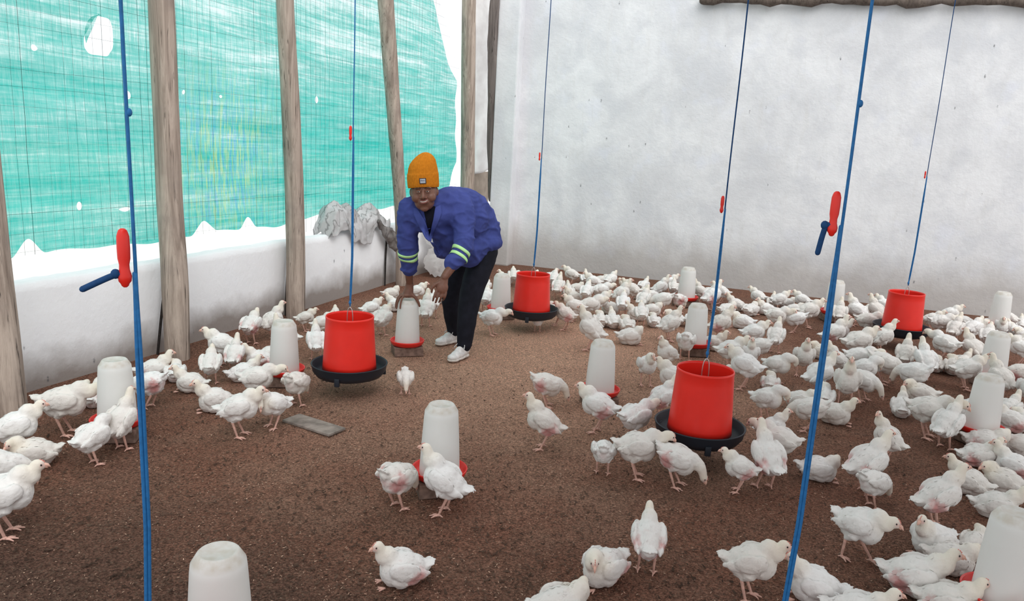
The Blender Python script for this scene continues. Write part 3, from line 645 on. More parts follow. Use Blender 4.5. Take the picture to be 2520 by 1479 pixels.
pole('timber_post', [(-4.0, 7.42, -.02), (-4.01, 7.40, .7), (-4.0, 7.26, 1.4), (-4.0, 7.08, 2.3), (-4.0, 6.93, 3.1), (-4.0, 6.88, 3.5)], [.062, .066, .07, .078, .082, .082], 'leaning timber post directly behind the person in the orange beanie', group=G)
pole('timber_post', [(-4.0, 9.20, -.02), (-4.0, 9.16, 1.1), (-4.0, 9.07, 2.2), (-4.0, 8.97, 3.5)], [.085, .092, .09, .085], 'short looking timber post nearest the white corner pillar', group=G)
pole('bark_slab', [(-3.85, 9.62, .86), (-3.84, 9.60, 1.25), (-3.85, 9.57, 2.0), (-3.86, 9.54, 2.8), (-3.86, 9.52, 3.45)], [.03, .055, .075, .085, .085], 'dark stringy strip of bark hanging along the left of the white pillar', 'bark', 16, .45, 'slab')
SLAB = [o for o in COL.objects if o.name == 'bark_slab'][0]
for dx, dy, w in ((.035, -.065, .02), (.05, -.055, -.018), (.02, -.07, .03)):
    bm = bmesh.new(); tube(bm, smoothpath([(.06+dx*.4+w*math.sin(z*3), dy-.012, z) for z in np.linspace(.55, 2.5, 9)], 3), .0035, 6); obj('fibre', bm, plain('fibre', (.50, .46, .43), .9, .1), SLAB)
for y0, y1, z1, lab in ((4.03, 4.16, .66, 'thin dark line on the low wall close to the second post'), (5.50, 5.56, .64, 'thin dark line on the low wall close to the third post'), (7.27, 7.30, .62, 'thin dark line on the low wall below the grey plastic sheet')):
    pole('dark_line', [(-4.125, y0, 0), (-4.13, (y0+y1)/2, z1*.5), (-4.125, y1, z1)], [.008, .010, .011], lab, 'line_black', 10, .25, 'dark_line', 'dark lines on the low wall')  # black rods for the thin dark lines beside the posts
bm = bmesh.new(); box(bm, (-4.17, 9.86, .93), (.04, .86, .56), bev=.006)
tag(obj('board', bm, plain('brown_board', (.33, .27, .22), .9, .1, .15, 8), smooth=False), 'brown board closing the gap between last post and white pillar', 'board')

# ------------------------------------------------ shade net, wire mesh, plastic sheets
def net_x(y, z):
    return -4.36+.022*math.sin(y*2.3+z*.7)+.014*math.sin(y*5.1-z*1.3)+.012*math.sin(z*4+y)+.05*max(0, (y-8.4))*math.sin(y*9+z*1.2)*.5
def net_bottom(y):
    b = .775+.012*math.sin(y*4)+.008*math.sin(y*13)
    if y > 5.6: b += .05*(min(y, 6.2)-5.6)/.6
    for c, h, w in ((3.27, .13, .10), (4.80, .115, .12), (5.28, .12, .08)):
        d = abs(y-c)
        if d < w: b += h*(1-d/w)**.8
    return b
def net_right(z):   # free edge of the net
    P = [(.7, 9.2), (1.06, 9.43), (1.33, 9.60), (2.4, 9.48), (2.9, 9.02), (3.27, 8.70), (3.7, 8.4)]
    for (z0, y0), (z1, y1) in zip(P, P[1:]):
        if z <= z1: return y0+(y1-y0)*max(0, (z-z0))/(z1-z0)
    return P[-1][1]
HOLES = [(2.72, 2.05, .03, .035), (4.13, 1.80, .028, .032), (4.62, 1.86, .022, .02), (5.02, 1.86, .018, .02), (6.32, 1.93, .03, .035), (3.66, 1.06, .02, .035), (4.02, 1.02, .055, .012), (6.05, 1.2, .02, .01), (3.42, 2.02, .03, .02)]
def in_hole(y, z):
    # the big torn flap hole
    u = (y-3.915)/.115; w = (z-2.165)/.125
    if w > -1 and w < 1.0:
        wl = -1.0+.75*max(0, (w+.2)); wr = 1.0-.1*abs(w)
        if w < -.75: wr -= .2
        if wl < u < wr and u*u*.55+w*w*.75 < 1.0: return True
    for hy, hz, a, b in HOLES:
        if ((y-hy)/a)**2+((z-hz)/b)**2 < 1+.5*noise.noise(V((y*60, z*60, 0))): return True
    return False
def build_net():
    y0, y1, z1 = 1.2, 9.7, 3.7; dy = .0115; dz = .0115; ny = int((y1-y0)/dy); nz = int((z1-.70)/dz)
    vs = []; idx = {}; fs = []
    def vid(i, j):
        k = (i, j)
        if k not in idx:
            y = y0+i*dy; b = net_bottom(y); z = b+(z1-b)*j/nz; yr = net_right(z); yy = min(y, yr+.015*math.sin(z*14))
            idx[k] = len(vs); vs.append((net_x(yy, z), yy, z))
        return idx[k]
    for i in range(ny):
        yc = y0+(i+.5)*dy; b = net_bottom(yc)
        for j in range(nz):
            zc = b+(z1-b)*(j+.5)/nz
            if yc > net_right(zc)+.02 or in_hole(yc, zc): continue
            fs.append((vid(i, j), vid(i+1, j), vid(i+1, j+1), vid(i, j+1)))
    me = bpy.data.meshes.new('shade_net'); me.from_pydata(vs, [], fs)
    bm = bmesh.new(); bm.from_mesh(me); rim = [v for v in bm.verts if v.is_boundary]
    for _ in range(5):
        new = {}
        for v in rim:
            nb = [e.other_vert(v) for e in v.link_edges if e.is_boundary]
            if len(nb) == 2: new[v] = v.co*.4+(nb[0].co+nb[1].co)*.3
        for v, c in new.items(): v.co = c
    bm.to_mesh(me); bm.free()
    return link('shade_net', me, M['net'])
NET = build_net()
bm = bmesh.new(); gr = []
for i in range(13):
    a = math.radians(75+135*i/12); y, z = 3.915+.118*math.cos(a), 2.165+.125*math.sin(a); w = .045*math.sin(PI*i/12)+.002
    gr.append([bm.verts.new((net_x(y, z)+.004+w*.8*math.sin(k/4*2.4), y-w*(1-math.cos(k/4*2.4))*.5*math.cos(a)*1.2+w*.2, z+w*.25*k/4)) for k in range(5)])
for i in range(12):
    for k in range(4): bm.faces.new((gr[i][k], gr[i+1][k], gr[i+1][k+1], gr[i][k+1]))
obj('torn_flap', bm, M['net'], NET)
tag(NET, 'torn turquoise shade net stretched over the open left side', 'net')
# welded wire mesh in front of the net
bm = bmesh.new()
def wire(p, q, r, n):
    pts = [V(p).lerp(V(q), i/n)+V((.0, .007*noise.noise(V((i*.9, p[1]*3, p[2]*3))), .006*noise.noise(V((i*.7, p[1]*5+9, p[2]*5))))) for i in range(n+1)]
    tube(bm, pts, r, 3, cap=False)
y = .4
while y < 9.3:
    wire((-4.26, y, .80 if y < 5.9 else .70), (-4.26, y, 3.65 if y < 8.5 else max(1.2, 3.65-(y-8.5)*2.2)), .0004+.0010*random.random()**2, 14); y += .062+.02*random.random()
z = .82
while z < 3.62:
    wire((-4.262, .2, z), (-4.262, min(9.4, net_right(z)), z), .0004+.0008*random.random()**2, 40); z += .085+.04*random.random()
tag(obj('wire_mesh', bm, M['mesh_wire']), 'fine dark wire mesh in front of the turquoise net', 'wire mesh')
def sheet(name, fn, nu, nv, m, label, cat, th=.004):
    vs = []; fs = []
    for j in range(nv+1):
        for i in range(nu+1): vs.append(fn(i/nu, j/nv))
    for j in range(nv):
        for i in range(nu):
            a = j*(nu+1)+i; fs.append((a, a+1, a+nu+2, a+nu+1))
    me = bpy.data.meshes.new(name); me.from_pydata(vs, [], fs); o = link(name, me, m)
    s = o.modifiers.new('s', 'SOLIDIFY'); s.thickness = th; return tag(o, label, cat)
def sk(u, v):
    z = 1.16+2.35*v; y = 9.20+.95*u
    cut = .16*(abs(u-.55)*1.7)**2.2*(1-v)**6; z += cut+.05*u*(1-v)**5
    return (-4.10+.03*math.sin(u*9+v*3)+.02*math.sin(v*11), y, z)
sheet('plastic_sheet', sk, 24, 60, M['white_sheet'], 'translucent white plastic sheet hanging between last post and pillar', 'sheet')
def crumple(name, pts_fn, n, voxel, m, label, cat, amp=.02):
    bm = bmesh.new(); pts_fn(bm); me = fuse(bm, voxel, 3)
    a = coords(me); nn = normals(me); d = np.array([noise.ridged_multi_fractal(V(p)*6.0, 1.0, 2.1, 4, .9, 2.0) for p in a])
    d = (d-d.mean())/(d.std()+1e-6); setco(me, a+nn*(amp*np.clip(d, -2, 2))[:, None]); o = link(name, me, m); return tag(o, label, cat)
def bundle(u, v):
    y = 6.22+1.10*u; e = .5+.5*math.sin(PI*min(1, max(0, u*1.04)))
    ends = min(1, max(0, u*5))**.6*min(1, max(0, (1-u)*6))**.6; top = .675+(.225+.07*math.sin(u*7+.6)+.03*math.sin(u*19))*ends; low = .70-.20*math.exp(-((u-.52)/.22)**2)-.03*math.sin(u*23)-.02*math.sin(u*41)
    prof = [(-4.34, .70), (-4.335, top-.03), (-4.25, top+.02), (-4.16, top-.05), (-4.115, max(low+.02, top-.17)), (-4.105, low*ends+.64*(1-ends))]
    f = v*(len(prof)-1); i = min(int(f), len(prof)-2); w = f-i; x = prof[i][0]*(1-w)+prof[i+1][0]*w; z = prof[i][1]*(1-w)+prof[i+1][1]*w
    p = V((x*4, y*4.5, z*4)); n = noise.ridged_multi_fractal(p, 1.0, 2.1, 4, .9, 2.0)-1.2; b2 = noise.noise(V((y*9, z*7, x*3)))
    k = min(1, v*4)*min(1, (1-v)*3+.35)
    return (x+.030*n*k*e+.018*abs(b2), y+.02*noise.noise(V((z*8, y*5, 2))), z+.022*n*k*(v < .85)+(v < .8)*.03*b2)
sheet('plastic_bundle', bundle, 110, 60, M['grey_sheet'], 'crumpled grey plastic sheeting draped over the top of the low wall', 'sheet')
def tail(bm):
    tube(bm, smoothpath([(-4.09, 7.06, .72), (-4.06, 7.22, .58), (-4.05, 7.42, .40), (-4.05, 7.56, .24)], 6), interp([.03, .07, .075, .03], 6), 10, flat=.45)
crumple('plastic_tail', tail, 0, .014, M['dark_sheet'], 'dark folded strip of plastic hanging down the low wall behind the person', 'sheet', .010)
def heap(bm):
    for p, r in (((-4.0, 8.35, .55), (.12, .28, .22)), ((-3.98, 8.6, .35), (.14, .34, .24)), ((-3.9, 8.3, .18), (.18, .36, .18)), ((-4.02, 8.75, .62), (.1, .2, .16))): ell(bm, p, r)
crumple('plastic_heap', heap, 0, .022, M['white_sheet'], 'heap of crumpled white plastic behind the person, under the chest', 'sheet', .022)

# ------------------------------------------------ drinkers
def make_drinker():
    t = empty('poultry_drinker', (0, 0, 0))
    bm = bmesh.new()   # red dish: shallow trough with a rolled rim
    lathe(bm, [(.0, .010), (.075, .008), (.110, .010), (.122, .022), (.129, .040), (.131, .047), (.127, .050), (.123, .045), (.116, .026), (.104, .018), (.0, .016)], 48)
    obj('dish', bm, M['red_dish'], t)
    bm = bmesh.new()   # milky bottle: tapering wall, chamfered shoulder, shallow recessed crown
    lathe(bm, [(.0, .019), (.092, .019), (.094, .026), (.093, .06), (.087, .18), (.079, .305), (.0765, .328), (.060, .356), (.056, .360), (.050, .360), (.044, .355), (.0, .354)], 48)
    b = obj('bottle', bm, M['bottle'], t)
    return t
BRICK = .072
def copy_tree(o, parent=None):
    c = o.copy(); COL.objects.link(c)
    if parent: c.parent = parent
    for ch in list(o.children): copy_tree(ch, c)
    return c
DL = {'D1': 'leftmost white drinker with red dish, by the low wall', 'D2': 'white drinker beside the left red feeder, chickens crowding it', 'D3': 'white drinker with red dish under the hand of the person', 'D4': 'white drinker standing alone in the centre, two chickens at it', 'D5': 'white drinker top rising at the bottom edge, left of centre', 'D6': 'white drinker with full red dish left above the crowded feeder', 'D7': 'white drinker behind the crowded feeder, left of its rope', 'D8': 'faint white drinker against the back wall', 'D9': 'white drinker left of the red feeder by the corner', 'D10': 'white drinker at the back wall beside the right blue rope', 'D11': 'white drinker in the far right corner by the back wall', 'D12': 'white drinker near the right edge, upper of the two there', 'D13': 'white drinker near the right edge, lower of the two, in the flock', 'D14': 'big white drinker cut off by the lower right edge'}
d0 = make_drinker(); first = True
def brick(x, y, rz, label):
    bm = bmesh.new(); box(bm, (0, 0, BRICK/2), (.215, .10, BRICK-.001), bev=.004); box(bm, (0, .105, BRICK/2), (.215, .10, BRICK-.001), bev=.004)
    a = coords
    o = obj('brick', bm, M['brick'], smooth=False); o.location = (x-.05*math.sin(-rz), y-.05, 0); o.rotation_euler = (0, 0, rz); return o
def one_brick(x, y, rz, label):
    bm = bmesh.new(); box(bm, (0, 0, (BRICK+.006)/2), (.22, .19, BRICK-.004), bev=.006); o = obj('concrete_block', bm, M['brick'], smooth=False); o.location = (x, y, -.003); o.rotation_euler = (0, 0, rz)
    return tag(o, label, 'block', 'blocks under the drinkers')
for i, (k, (x, y)) in enumerate(DRINKERS.items()):
    o = d0 if first else copy_tree(d0); first = False
    rz = random.uniform(-.5, .5); o.location = (x, y, BRICK-.009); o.rotation_euler = (0, 0, rz)
    tag(o, DL[k], 'drinker', 'white drinkers with red dishes')
    one_brick(x, y, .5+random.uniform(-.25, .25), 'brown block under the '+DL[k].replace('white ', '', 1).split(',')[0].replace(' with red dish', '').replace(' with full red dish', ''))

# ------------------------------------------------ feeders and ropes
def make_feeder():
    t = empty('poultry_feeder', (0, 0, 0))
    bm = bmesh.new()
    lathe(bm, [(.0, .0), (.165, .0), (.205, .014), (.228, .045), (.236, .085), (.239, .088), (.234, .092), (.228, .084), (.218, .048), (.196, .026), (.150, .020), (.05, .05), (.0, .06)], 64)
    for k in range(3):   # little feet lugs under the rim
        an = .5+k*2*PI/3; box(bm, (.222*math.cos(an), .222*math.sin(an), .022), (.02, .03, .05), Matrix.Rotation(an, 3, 'Z'), .003)
    obj('tray', bm, M['black_plastic'], t)
    bm = bmesh.new()
    lathe(bm, [(.166, .052), (.169, .052), (.165, .09), (.151, .325), (.148, .378), (.150, .383), (.148, .392), (.144, .392), (.144, .378), (.147, .325), (.161, .09), (.164, .052)], 64)
    obj('hopper', bm, M['red_plastic'], t)
    bm = bmesh.new()   # centre tube with feed
    tube(bm, [(0, 0, .03), (0, 0, .29)], .02, 14); 
    h = obj('centre_tube', bm, M['red_plastic'], t)
    bm = bmesh.new()   # wire bail
    pts = smoothpath([(-.016, 0, .295), (-.018, 0, .375), (-.013, 0, .425), (0, 0, .445), (.013, 0, .425), (.018, 0, .375), (.016, 0, .295)], 6); tube(bm, pts, .0028, 8)
    tube(bm, [(-.15, 0, .300), (0, 0, .294), (.15, 0, .300)], .003, 8)
    tube(bm, smoothpath([(0, 0, .439), (.006, 0, .455), (.004, 0, .485), (-.004, 0, .48), (0, 0, .455)], 5), .0022, 6)
    obj('wire_handle', bm, M['wire'], t)
    return t
FB = {'F1': .115, 'F2': .115, 'F3': .115, 'F4': .115, 'FL': .02, 'FR': -.0}
FLAB = {'F1': 'red feeder with black tray hanging at left centre', 'F2': 'red feeder with black tray hanging right of the black trousers, by the corner', 'F3': 'large red feeder in the right foreground with chickens crowding its black tray', 'F4': 'red feeder hanging far right near the back wall', 'FL': 'red feeder below the bottom left corner, under the left blue rope', 'FR': 'red feeder below the bottom edge, under the right blue rope'}
RLAB = {'F1': 'thin blue rope holding the feeder at left centre', 'F2': 'thin rope holding the feeder by the corner pillar', 'F3': 'blue rope holding the crowded feeder in the right foreground', 'F4': 'thin dark rope holding the feeder far right', 'FL': 'thick blue rope with red adjuster hanging in the left foreground', 'FR': 'thick blue rope with red adjuster hanging in the right foreground'}
ADJ = {'F1': (1.62, .075), 'F2': (1.52, .06), 'F3': (1.365, .075), 'F4': (1.54, .055), 'FL': (1.345, .10), 'FR': (1.49, .085)}
f0 = make_feeder(); first = True
def rope(k, x, y, z0):
    t = empty('hanging_rope', (x, y, ZB-.05)); L = lambda z: z-(ZB-.05); za, h = ADJ[k]; wv = lambda z: .004*math.sin(z*5+x*9)
    thick = .0035 if k in ('FL', 'FR') else .0036
    fd = V((x, y, 0)).normalized(); rt = V((fd.y, -fd.x, 0))      # across the rope
    bm = bmesh.new(); tube(bm, [rt*(.010+wv(z)*.4)+V((0, 0, L(z))) for z in np.linspace(za-h*.3, ZB, 24)], thick, 8)
    for z in np.linspace(za+.25, 3.2, 5):
        if k in ('FL', 'FR'): ell(bm, rt*(.010+wv(z)*.4+.004)+V((0, 0, L(z+.06*math.sin(z*20)))), (.0055, .0055, .008), seg=8)
    obj('upper_cord', bm, M['rope'] if k in ('FL', 'FR', 'F1') else M['rope_dark'], t)
    bm = bmesh.new(); zz = np.linspace(z0, za-h*.3, 24)
    for s in (-1, 1):
        w = (lambda z: .006*min(1, max(.12, (z-z0)/.08))*min(1, max(.3, (za-z)/.2)))
        tube(bm, [rt*(.010*max(0, min(1, (z-z0)/.3))+s*w(z)*.58)+V((0, 0, L(z))) for z in zz], thick*1.12, 8)
    ell(bm, (0, 0, L(z0+.02)), (.009, .009, .014), seg=10)
    obj('lower_cord', bm, M['rope'], t)
    # adjuster: bottle shaped cleat, waisted, with a through slot
    bm = bmesh.new(); c = rt*(-.004-.04*h)
    n = 14; pr = [(.0, .42), (.07, .5), (.3, .52), (.5, .5), (.62, .40), (.72, .42), (.85, .56), (.95, .5), (1, .34)]
    zs = [za+h*(.5-p) for p, _ in pr]; rr = [h*.115*r/.5 for _, r in pr]
    tube(bm, [c+V((0, 0, L(z))) for z in zs], rr, 14, ref=tuple(rt), flat=.75)
    obj('adjuster', bm, M['red_plastic'], t)
    if k in ('FL', 'FR'):
        bm = bmesh.new(); s = V((-.028, 0, -.06)) if k == 'FL' else V((-.012, 0, -.05))
        zb = L(za-h*.30); o0 = c+V((0, 0, zb)); d1 = rt*(-.022 if k == 'FL' else -.014)+V((0, 0, -.004)); d2 = rt*(-.062 if k == 'FL' else -.016)+V((0, 0, -.026 if k == 'FL' else -.06))
        ell(bm, o0+rt*-.016, (.009, .009, .010), seg=10)
        tube(bm, smoothpath([o0, o0+d1, o0+d1*.5+d2], 6), .0062, 8)
        obj('cord_tail', bm, M['rope_dark'], t)
    tag(t, RLAB[k], 'rope', 'ropes the feeders hang from')
for k, (x, y) in FEEDERS.items():
    o = f0 if first else copy_tree(f0); first = False
    o.location = (x, y, FB[k]); o.rotation_euler = (0, 0, {'F3': .35, 'F1': .25}.get(k, .2)); tag(o, FLAB[k], 'feeder', 'red hanging feeders')
    rope(k, x, y, FB[k]+.455)

# ------------------------------------------------ chickens
def wpt(c, R, p): return c + R @ V(p)
POSE = {}
def chicken_spec(pose):
    base = pose[:2]; turn = {'L': 1, 'R': -1}.get(pose[2:3], 0)
    S = dict(c=V((0, 0, .148)), pitch=14, neck=[(.096, 0, .198), (.106, 0, .222)], head=V((.118, 0, .240)), yaw=0, hp=-8, legs='stand')
    if base == 'al': S.update(c=V((0, 0, .146)), pitch=27, neck=[(.080, 0, .222), (.085, 0, .256)], head=V((.096, 0, .278)), hp=2)
    if base == 'fe': S.update(c=V((-.005, 0, .146)), pitch=3, neck=[(.116, 0, .184), (.144, 0, .202)], head=V((.164, 0, .202)), hp=-38)
    if base == 'pe': S.update(c=V((-.005, 0, .140)), pitch=-15, neck=[(.112, 0, .122), (.128, 0, .100)], head=V((.138, 0, .080)), hp=-62)
    if base == 'si': S.update(c=V((0, 0, .066)), pitch=9, neck=[(.092, 0, .122), (.100, 0, .152)], head=V((.112, .004, .170)), hp=-8, yaw=12, legs='sit')
    if base == 'sp': S.update(c=V((0, 0, .064)), pitch=4, neck=[(.088, .008, .102), (.092, .020, .124)], head=V((.100, .032, .126)), hp=-30, yaw=48, legs='sit')
    if base == 'pr': S.update(c=V((0, 0, .142)), pitch=12, neck=[(.104, .010, .205), (.122, .034, .196)], head=V((.124, .052, .168)), hp=-70, yaw=70)
    if base == 'wa': S.update(pitch=4, neck=[(.108, 0, .184), (.126, 0, .200)], head=V((.140, 0, .206)), hp=-18, legs='walk')
    if S['legs'] != 'sit':
        up = V((0, 0, .014)); S['c'] = S['c']+up; S['neck'] = [V(p)+up*(.5 if base == 'pe' else 1) for p in S['neck']]; S['head'] = S['head']+up*(0 if base == 'pe' else 1)
    if turn: S['yaw'] = 78*turn; S['head'] += V((-.012, .016*turn, 0)); S['neck'][1] = tuple(V(S['neck'][1])+V((-.005, .006*turn, 0)))
    return S
def build_chicken(pose, seed):
    rnd = random.Random(seed); S = chicken_spec(pose); c = S['c']; R = rotY(math.radians(S['pitch'])); W = lambda *p: wpt(c, R, p)
    sit = S['legs'] == 'sit'
    bm = bmesh.new()
    ell(bm, W(0, 0, 0), (.086, .070, .066), R); ell(bm, W(.042, 0, -.008), (.060, .063, .066), R); ell(bm, W(-.050, 0, .000), (.056, .056, .055), R)
    ell(bm, W(-.094, 0, .012), (.034, .032, .026), R); ell(bm, W(-.032, 0, -.030), (.056, .052, .044), R)
    for s in (-1, 1):
        wr = R @ Matrix.Rotation(math.radians(5), 3, 'Y')
        ell(bm, W(.002, s*.0700, .014), (.064, .0175, .038), wr); ell(bm, W(.046, s*.061, .014), (.030, .019, .032), R)
        ell(bm, W(-.058, s*.060, .000), (.044, .0115, .022), R @ Matrix.Rotation(math.radians(12), 3, 'Y')); ell(bm, W(-.084, s*.050, .004), (.034, .009, .013), R)
    for k in (-2, -1, 0, 1, 2):
        ell(bm, W(-.118+.006*abs(k), k*.011, .028-.003*abs(k)), (.032, .012, .0075), R @ Matrix.Rotation(math.radians(-k*11), 3, 'Z') @ Matrix.Rotation(math.radians(22), 3, 'Y'))
    # neck runs from inside the breast to the skull
    n0 = W(.052, 0, .018); n1 = W(.076, 0, .046 if not S['pitch'] < 0 else .020); path = smoothpath([n0, n1]+S['neck']+[S['head']], 5)
    tube(bm, path, interp([.044, .040, .031, .0245, .020], 5)[:len(path)], 14)
    HR = Matrix.Rotation(math.radians(S['yaw']), 3, 'Z') @ rotY(math.radians(S['hp'])); hc = S['head']; H_ = lambda *p: hc + HR @ V(p)
    ell(bm, H_(.001, 0, 0), (.0265, .0195, .0215), HR); ell(bm, H_(.014, 0, -.003), (.0165, .0145, .0148), HR); ell(bm, H_(.008, 0, -.014), (.012, .010, .009), HR)
    legs = []
    for s in (-1, 1):
        if sit:
            ell(bm, (.012, s*.047, .040), (.050, .026, .034)); continue
        fx = {'walk': .052*s}.get(S['legs'], .008*s)
        hip = W(-.012, s*.032, -.018); hock = V((hip.x*.4-.022+fx*.35, s*.036, .084)); foot = V((fx+.006, s*.038, .0075))
        tube(bm, [hip, hip.lerp(hock, .45)+V((.014, s*.006, 0)), hock+V((0, 0, .010))], [.036, .029, .0105], 12)
        legs.append((hock, foot, s))
    me = fuse(bm, .0048, 4, .5)
    a = coords(me); nn = normals(me)
    # plumage: shallow scalloped rows over the body, smooth head
    hd = np.linalg.norm(a-np.array(hc), axis=1); body = np.clip((hd-.035)/.03, 0, 1)
    sd = V((seed*3.1, seed*1.7, 0)); d = np.array([noise.noise(V((p[0]*38, p[1]*55, p[2]*55))+sd)*.0022+noise.noise(V((p[0]*90, p[1]*120, p[2]*120))+sd)*.0010 for p in a])
    setco(me, a+nn*(d*body)[:, None]); a = coords(me)
    if sit: a[:, 2] = np.where(a[:, 2] < .012, .006+(a[:, 2]-.006)*.35, a[:, 2]); setco(me, a)
    nb = len(a)
    # tone: R bare pink skin, G straw tint, B dirt
    Ri = np.array(R.inverted()); loc = (a-np.array(c)) @ Ri.T
    def patch(cx, cy, cz, r, p=1): 
        dd = np.sqrt(((loc[:, 0]-cx)/r[0])**2+((np.abs(loc[:, 1])-cy)/r[1])**2+((loc[:, 2]-cz)/r[2])**2); return np.clip(1.35-dd, 0, 1)**p
    jag = np.array([noise.noise(V(p)*60) for p in a])
    pink_flank = np.clip(patch(-.052, .058, -.026, (.046, .040, .056))*1.7+jag*.45-.2, 0, 1)
    hl = (a-np.array(hc)) @ np.array(HR)
    face = np.clip(1.3-np.sqrt(((hl[:, 0]-.017)/.014)**2+((np.abs(hl[:, 1])-.009)/.011)**2+((hl[:, 2]-.001)/.012)**2), 0, 1)*.75
    throat = np.clip(1-np.linalg.norm((a-np.array(S['neck'][0])-np.array((.02, 0, -.02)))/.035, axis=1), 0, 1)*.25
    straw = np.clip(1-(hd-.02)/.085, 0, 1)*.75
    dirt = np.clip((.055-a[:, 2])/.05, 0, 1)*(.55 if sit else .25)*(.6+.8*jag.clip(-.5, .5))
    if not sit: dirt *= 0
    vent = patch(-.09, 0, -.026, (.03, .03, .024))*.45
    # loose feathers lying over the plumage
    verts = [tuple(p) for p in a]; faces = [tuple(p.vertices) for p in me.polygons]; tone_p = []
    base_pink = np.maximum(face, throat)
    tn = {0: np.stack([np.maximum(base_pink, vent*.5), straw, np.clip(dirt, 0, 1)], 1), 1: np.stack([np.maximum.reduce([base_pink, pink_flank, vent]), straw, np.clip(dirt, 0, 1)], 1)}
    extra = {0: [], 1: []}
    cand = np.where((hd > .055) & (a[:, 2] > (.02 if sit else .075)))[0]; nn = normals(me)
    back = np.array(R @ V((-1, 0, -.12)))
    for _ in range(150):
        i = int(rnd.choice(cand)); p = V(a[i]); n = V(nn[i]); t = V(back)-n*V(back).dot(n)
        if t.length < .15: t = V((0, 0, -1))-n*n.z*-1
        if t.length < .05: continue
        t.normalize(); b2 = n.cross(t); l = rnd.uniform(.011, .020)*(1 if loc[i, 0] < .06 else .7)*(.6 if loc[i, 0] < -.09 else 1); w = l*.34; lift = rnd.uniform(.0000, .0009); t = (t+b2*rnd.uniform(-.28, .28)).normalized(); b2 = n.cross(t)
        k = len(verts); o = p+n*.0004
        for q in (o-b2*w*.6, o+b2*w*.6, o+t*l*.6+b2*w+n*lift*.7, o+t*l+n*lift, o+t*l*.6-b2*w+n*lift*.7, o+t*l*.5+n*(lift*.7+.0010)): verts.append(tuple(q))
        faces += [(k, k+1, k+2, k+5), (k+5, k+2, k+3), (k+5, k+3, k+4), (k, k+5, k+4)]
        for v in (0, 1): extra[v] += [tn[v][i]]*6
    nfeather = len(faces)
    # legs and toes
    lb = bmesh.new()
    if sit:
        for s in (-1, 1):
            for an in (-28, 0, 28):
                q = math.radians(an); f = V((.085, s*.03, .006)); tube(lb, [f, f+V((math.cos(q), math.sin(q), 0))*.03], [.0042, .0028], 6)
    for hock, foot, s in legs:
        ank = foot+V((-.004, 0, .010)); tube(lb, [hock+V((0, 0, .008)), hock, ank], [.0085, .0075, .0056], 8)
        ell(lb, foot+V((-.002, 0, .003)), (.009, .008, .007), seg=8)
        for an, l in ((-32, .034), (0, .042), (32, .034), (172, .020)):
            q = math.radians(an+s*5); u = V((math.cos(q), math.sin(q), 0)); tube(lb, [foot, foot+u*l*.5+V((0, 0, .001)), foot+u*l-V((0, 0, .004))], [.0052, .0042, .0026], 6)
    lm = bpy.data.meshes.new('l'); bmesh.ops.recalc_face_normals(lb, faces=lb.faces); lb.to_mesh(lm); lb.free()
    k = len(verts); verts += [tuple(v.co) for v in lm.vertices]; faces += [tuple(k+i for i in p.vertices) for p in lm.polygons]; nl = len(lm.vertices); bpy.data.meshes.remove(lm)
    nleg = len(faces)
    # beak, comb, eyes (own parts on the nearer birds)
    def beak():
        b = bmesh.new(); u = [H_(.023, 0, .002), H_(.036, 0, .000), H_(.046, 0, -.007)]; tube(b, u, [.0082, .0060, .0018], 8, cap=False); l = [H_(.023, 0, -.006), H_(.037, 0, -.0082)]; tube(b, l, [.0058, .0026], 8, cap=False); return b
    def comb():
        b = bmesh.new()
        for x, z, r in ((.022, .0135, .0030), (.016, .0172, .0032), (.009, .0198, .0026)): ell(b, H_(x, 0, z), (r*1.15, .0022, r), HR, 8)
        return b
    def eyeb(s):
        b = bmesh.new(); ell(b, H_(.0135, s*.0150, .0045), (.0040, .0026, .0040), HR, 8); return b
    out = {}
    for pk in (0, 1):
        col = np.zeros((len(verts), 4), np.float32); col[:, 3] = 1; allt = np.concatenate([tn[pk], np.array(extra[pk]), np.zeros((nl, 3))], 0); col[:, :3] = allt
        me2 = bpy.data.meshes.new('chicken'); me2.from_pydata(verts, [], faces); me2.materials.append(M['feather']); me2.materials.append(M['leg'])
        at = me2.color_attributes.new('tone', 'FLOAT_COLOR', 'POINT'); at.data.foreach_set('color', col.ravel())
        mi = np.zeros(len(faces), np.int32); mi[nfeather:nleg] = 1; me2.polygons.foreach_set('material_index', mi); me2.polygons.foreach_set('use_smooth', [True]*len(faces))
        out[pk] = me2
    parts = []
    for nme, b, m in (('beak', beak(), 'beak'), ('comb', comb(), 'comb'), ('eye', eyeb(1), 'eye'), ('eye', eyeb(-1), 'eye')):
        me3 = bpy.data.meshes.new(nme); bmesh.ops.recalc_face_normals(b, faces=b.faces); b.to_mesh(me3); b.free(); me3.materials.append(M[m]); me3.polygons.foreach_set('use_smooth', [True]*len(me3.polygons)); parts.append((nme, me3))
    # far version: beak, comb and eyes inside the one mesh
    far = {}
    for pk in (0, 1):
        b = bmesh.new(); b.from_mesh(out[pk])
        for q, (nme, me3) in enumerate(parts):
            f0_ = len(b.faces); b.from_mesh(me3); b.faces.ensure_lookup_table()
            for f in b.faces[f0_:]: f.material_index = {'beak': 2, 'comb': 3, 'eye': 4}[nme]
        mf = bpy.data.meshes.new('chicken'); b.to_mesh(mf); b.free()
        for m in ('feather', 'leg', 'beak', 'comb', 'eye'): mf.materials.append(M[m])
        mf.polygons.foreach_set('use_smooth', [True]*len(mf.polygons)); far[pk] = mf
    bpy.data.meshes.remove(me)
    return out, parts, far
PROTO = {}
def proto(pose, seed):
    k = (pose, seed)
    if k not in PROTO: PROTO[k] = build_chicken(pose, seed+hash_pose[pose]*7)
    return PROTO[k]
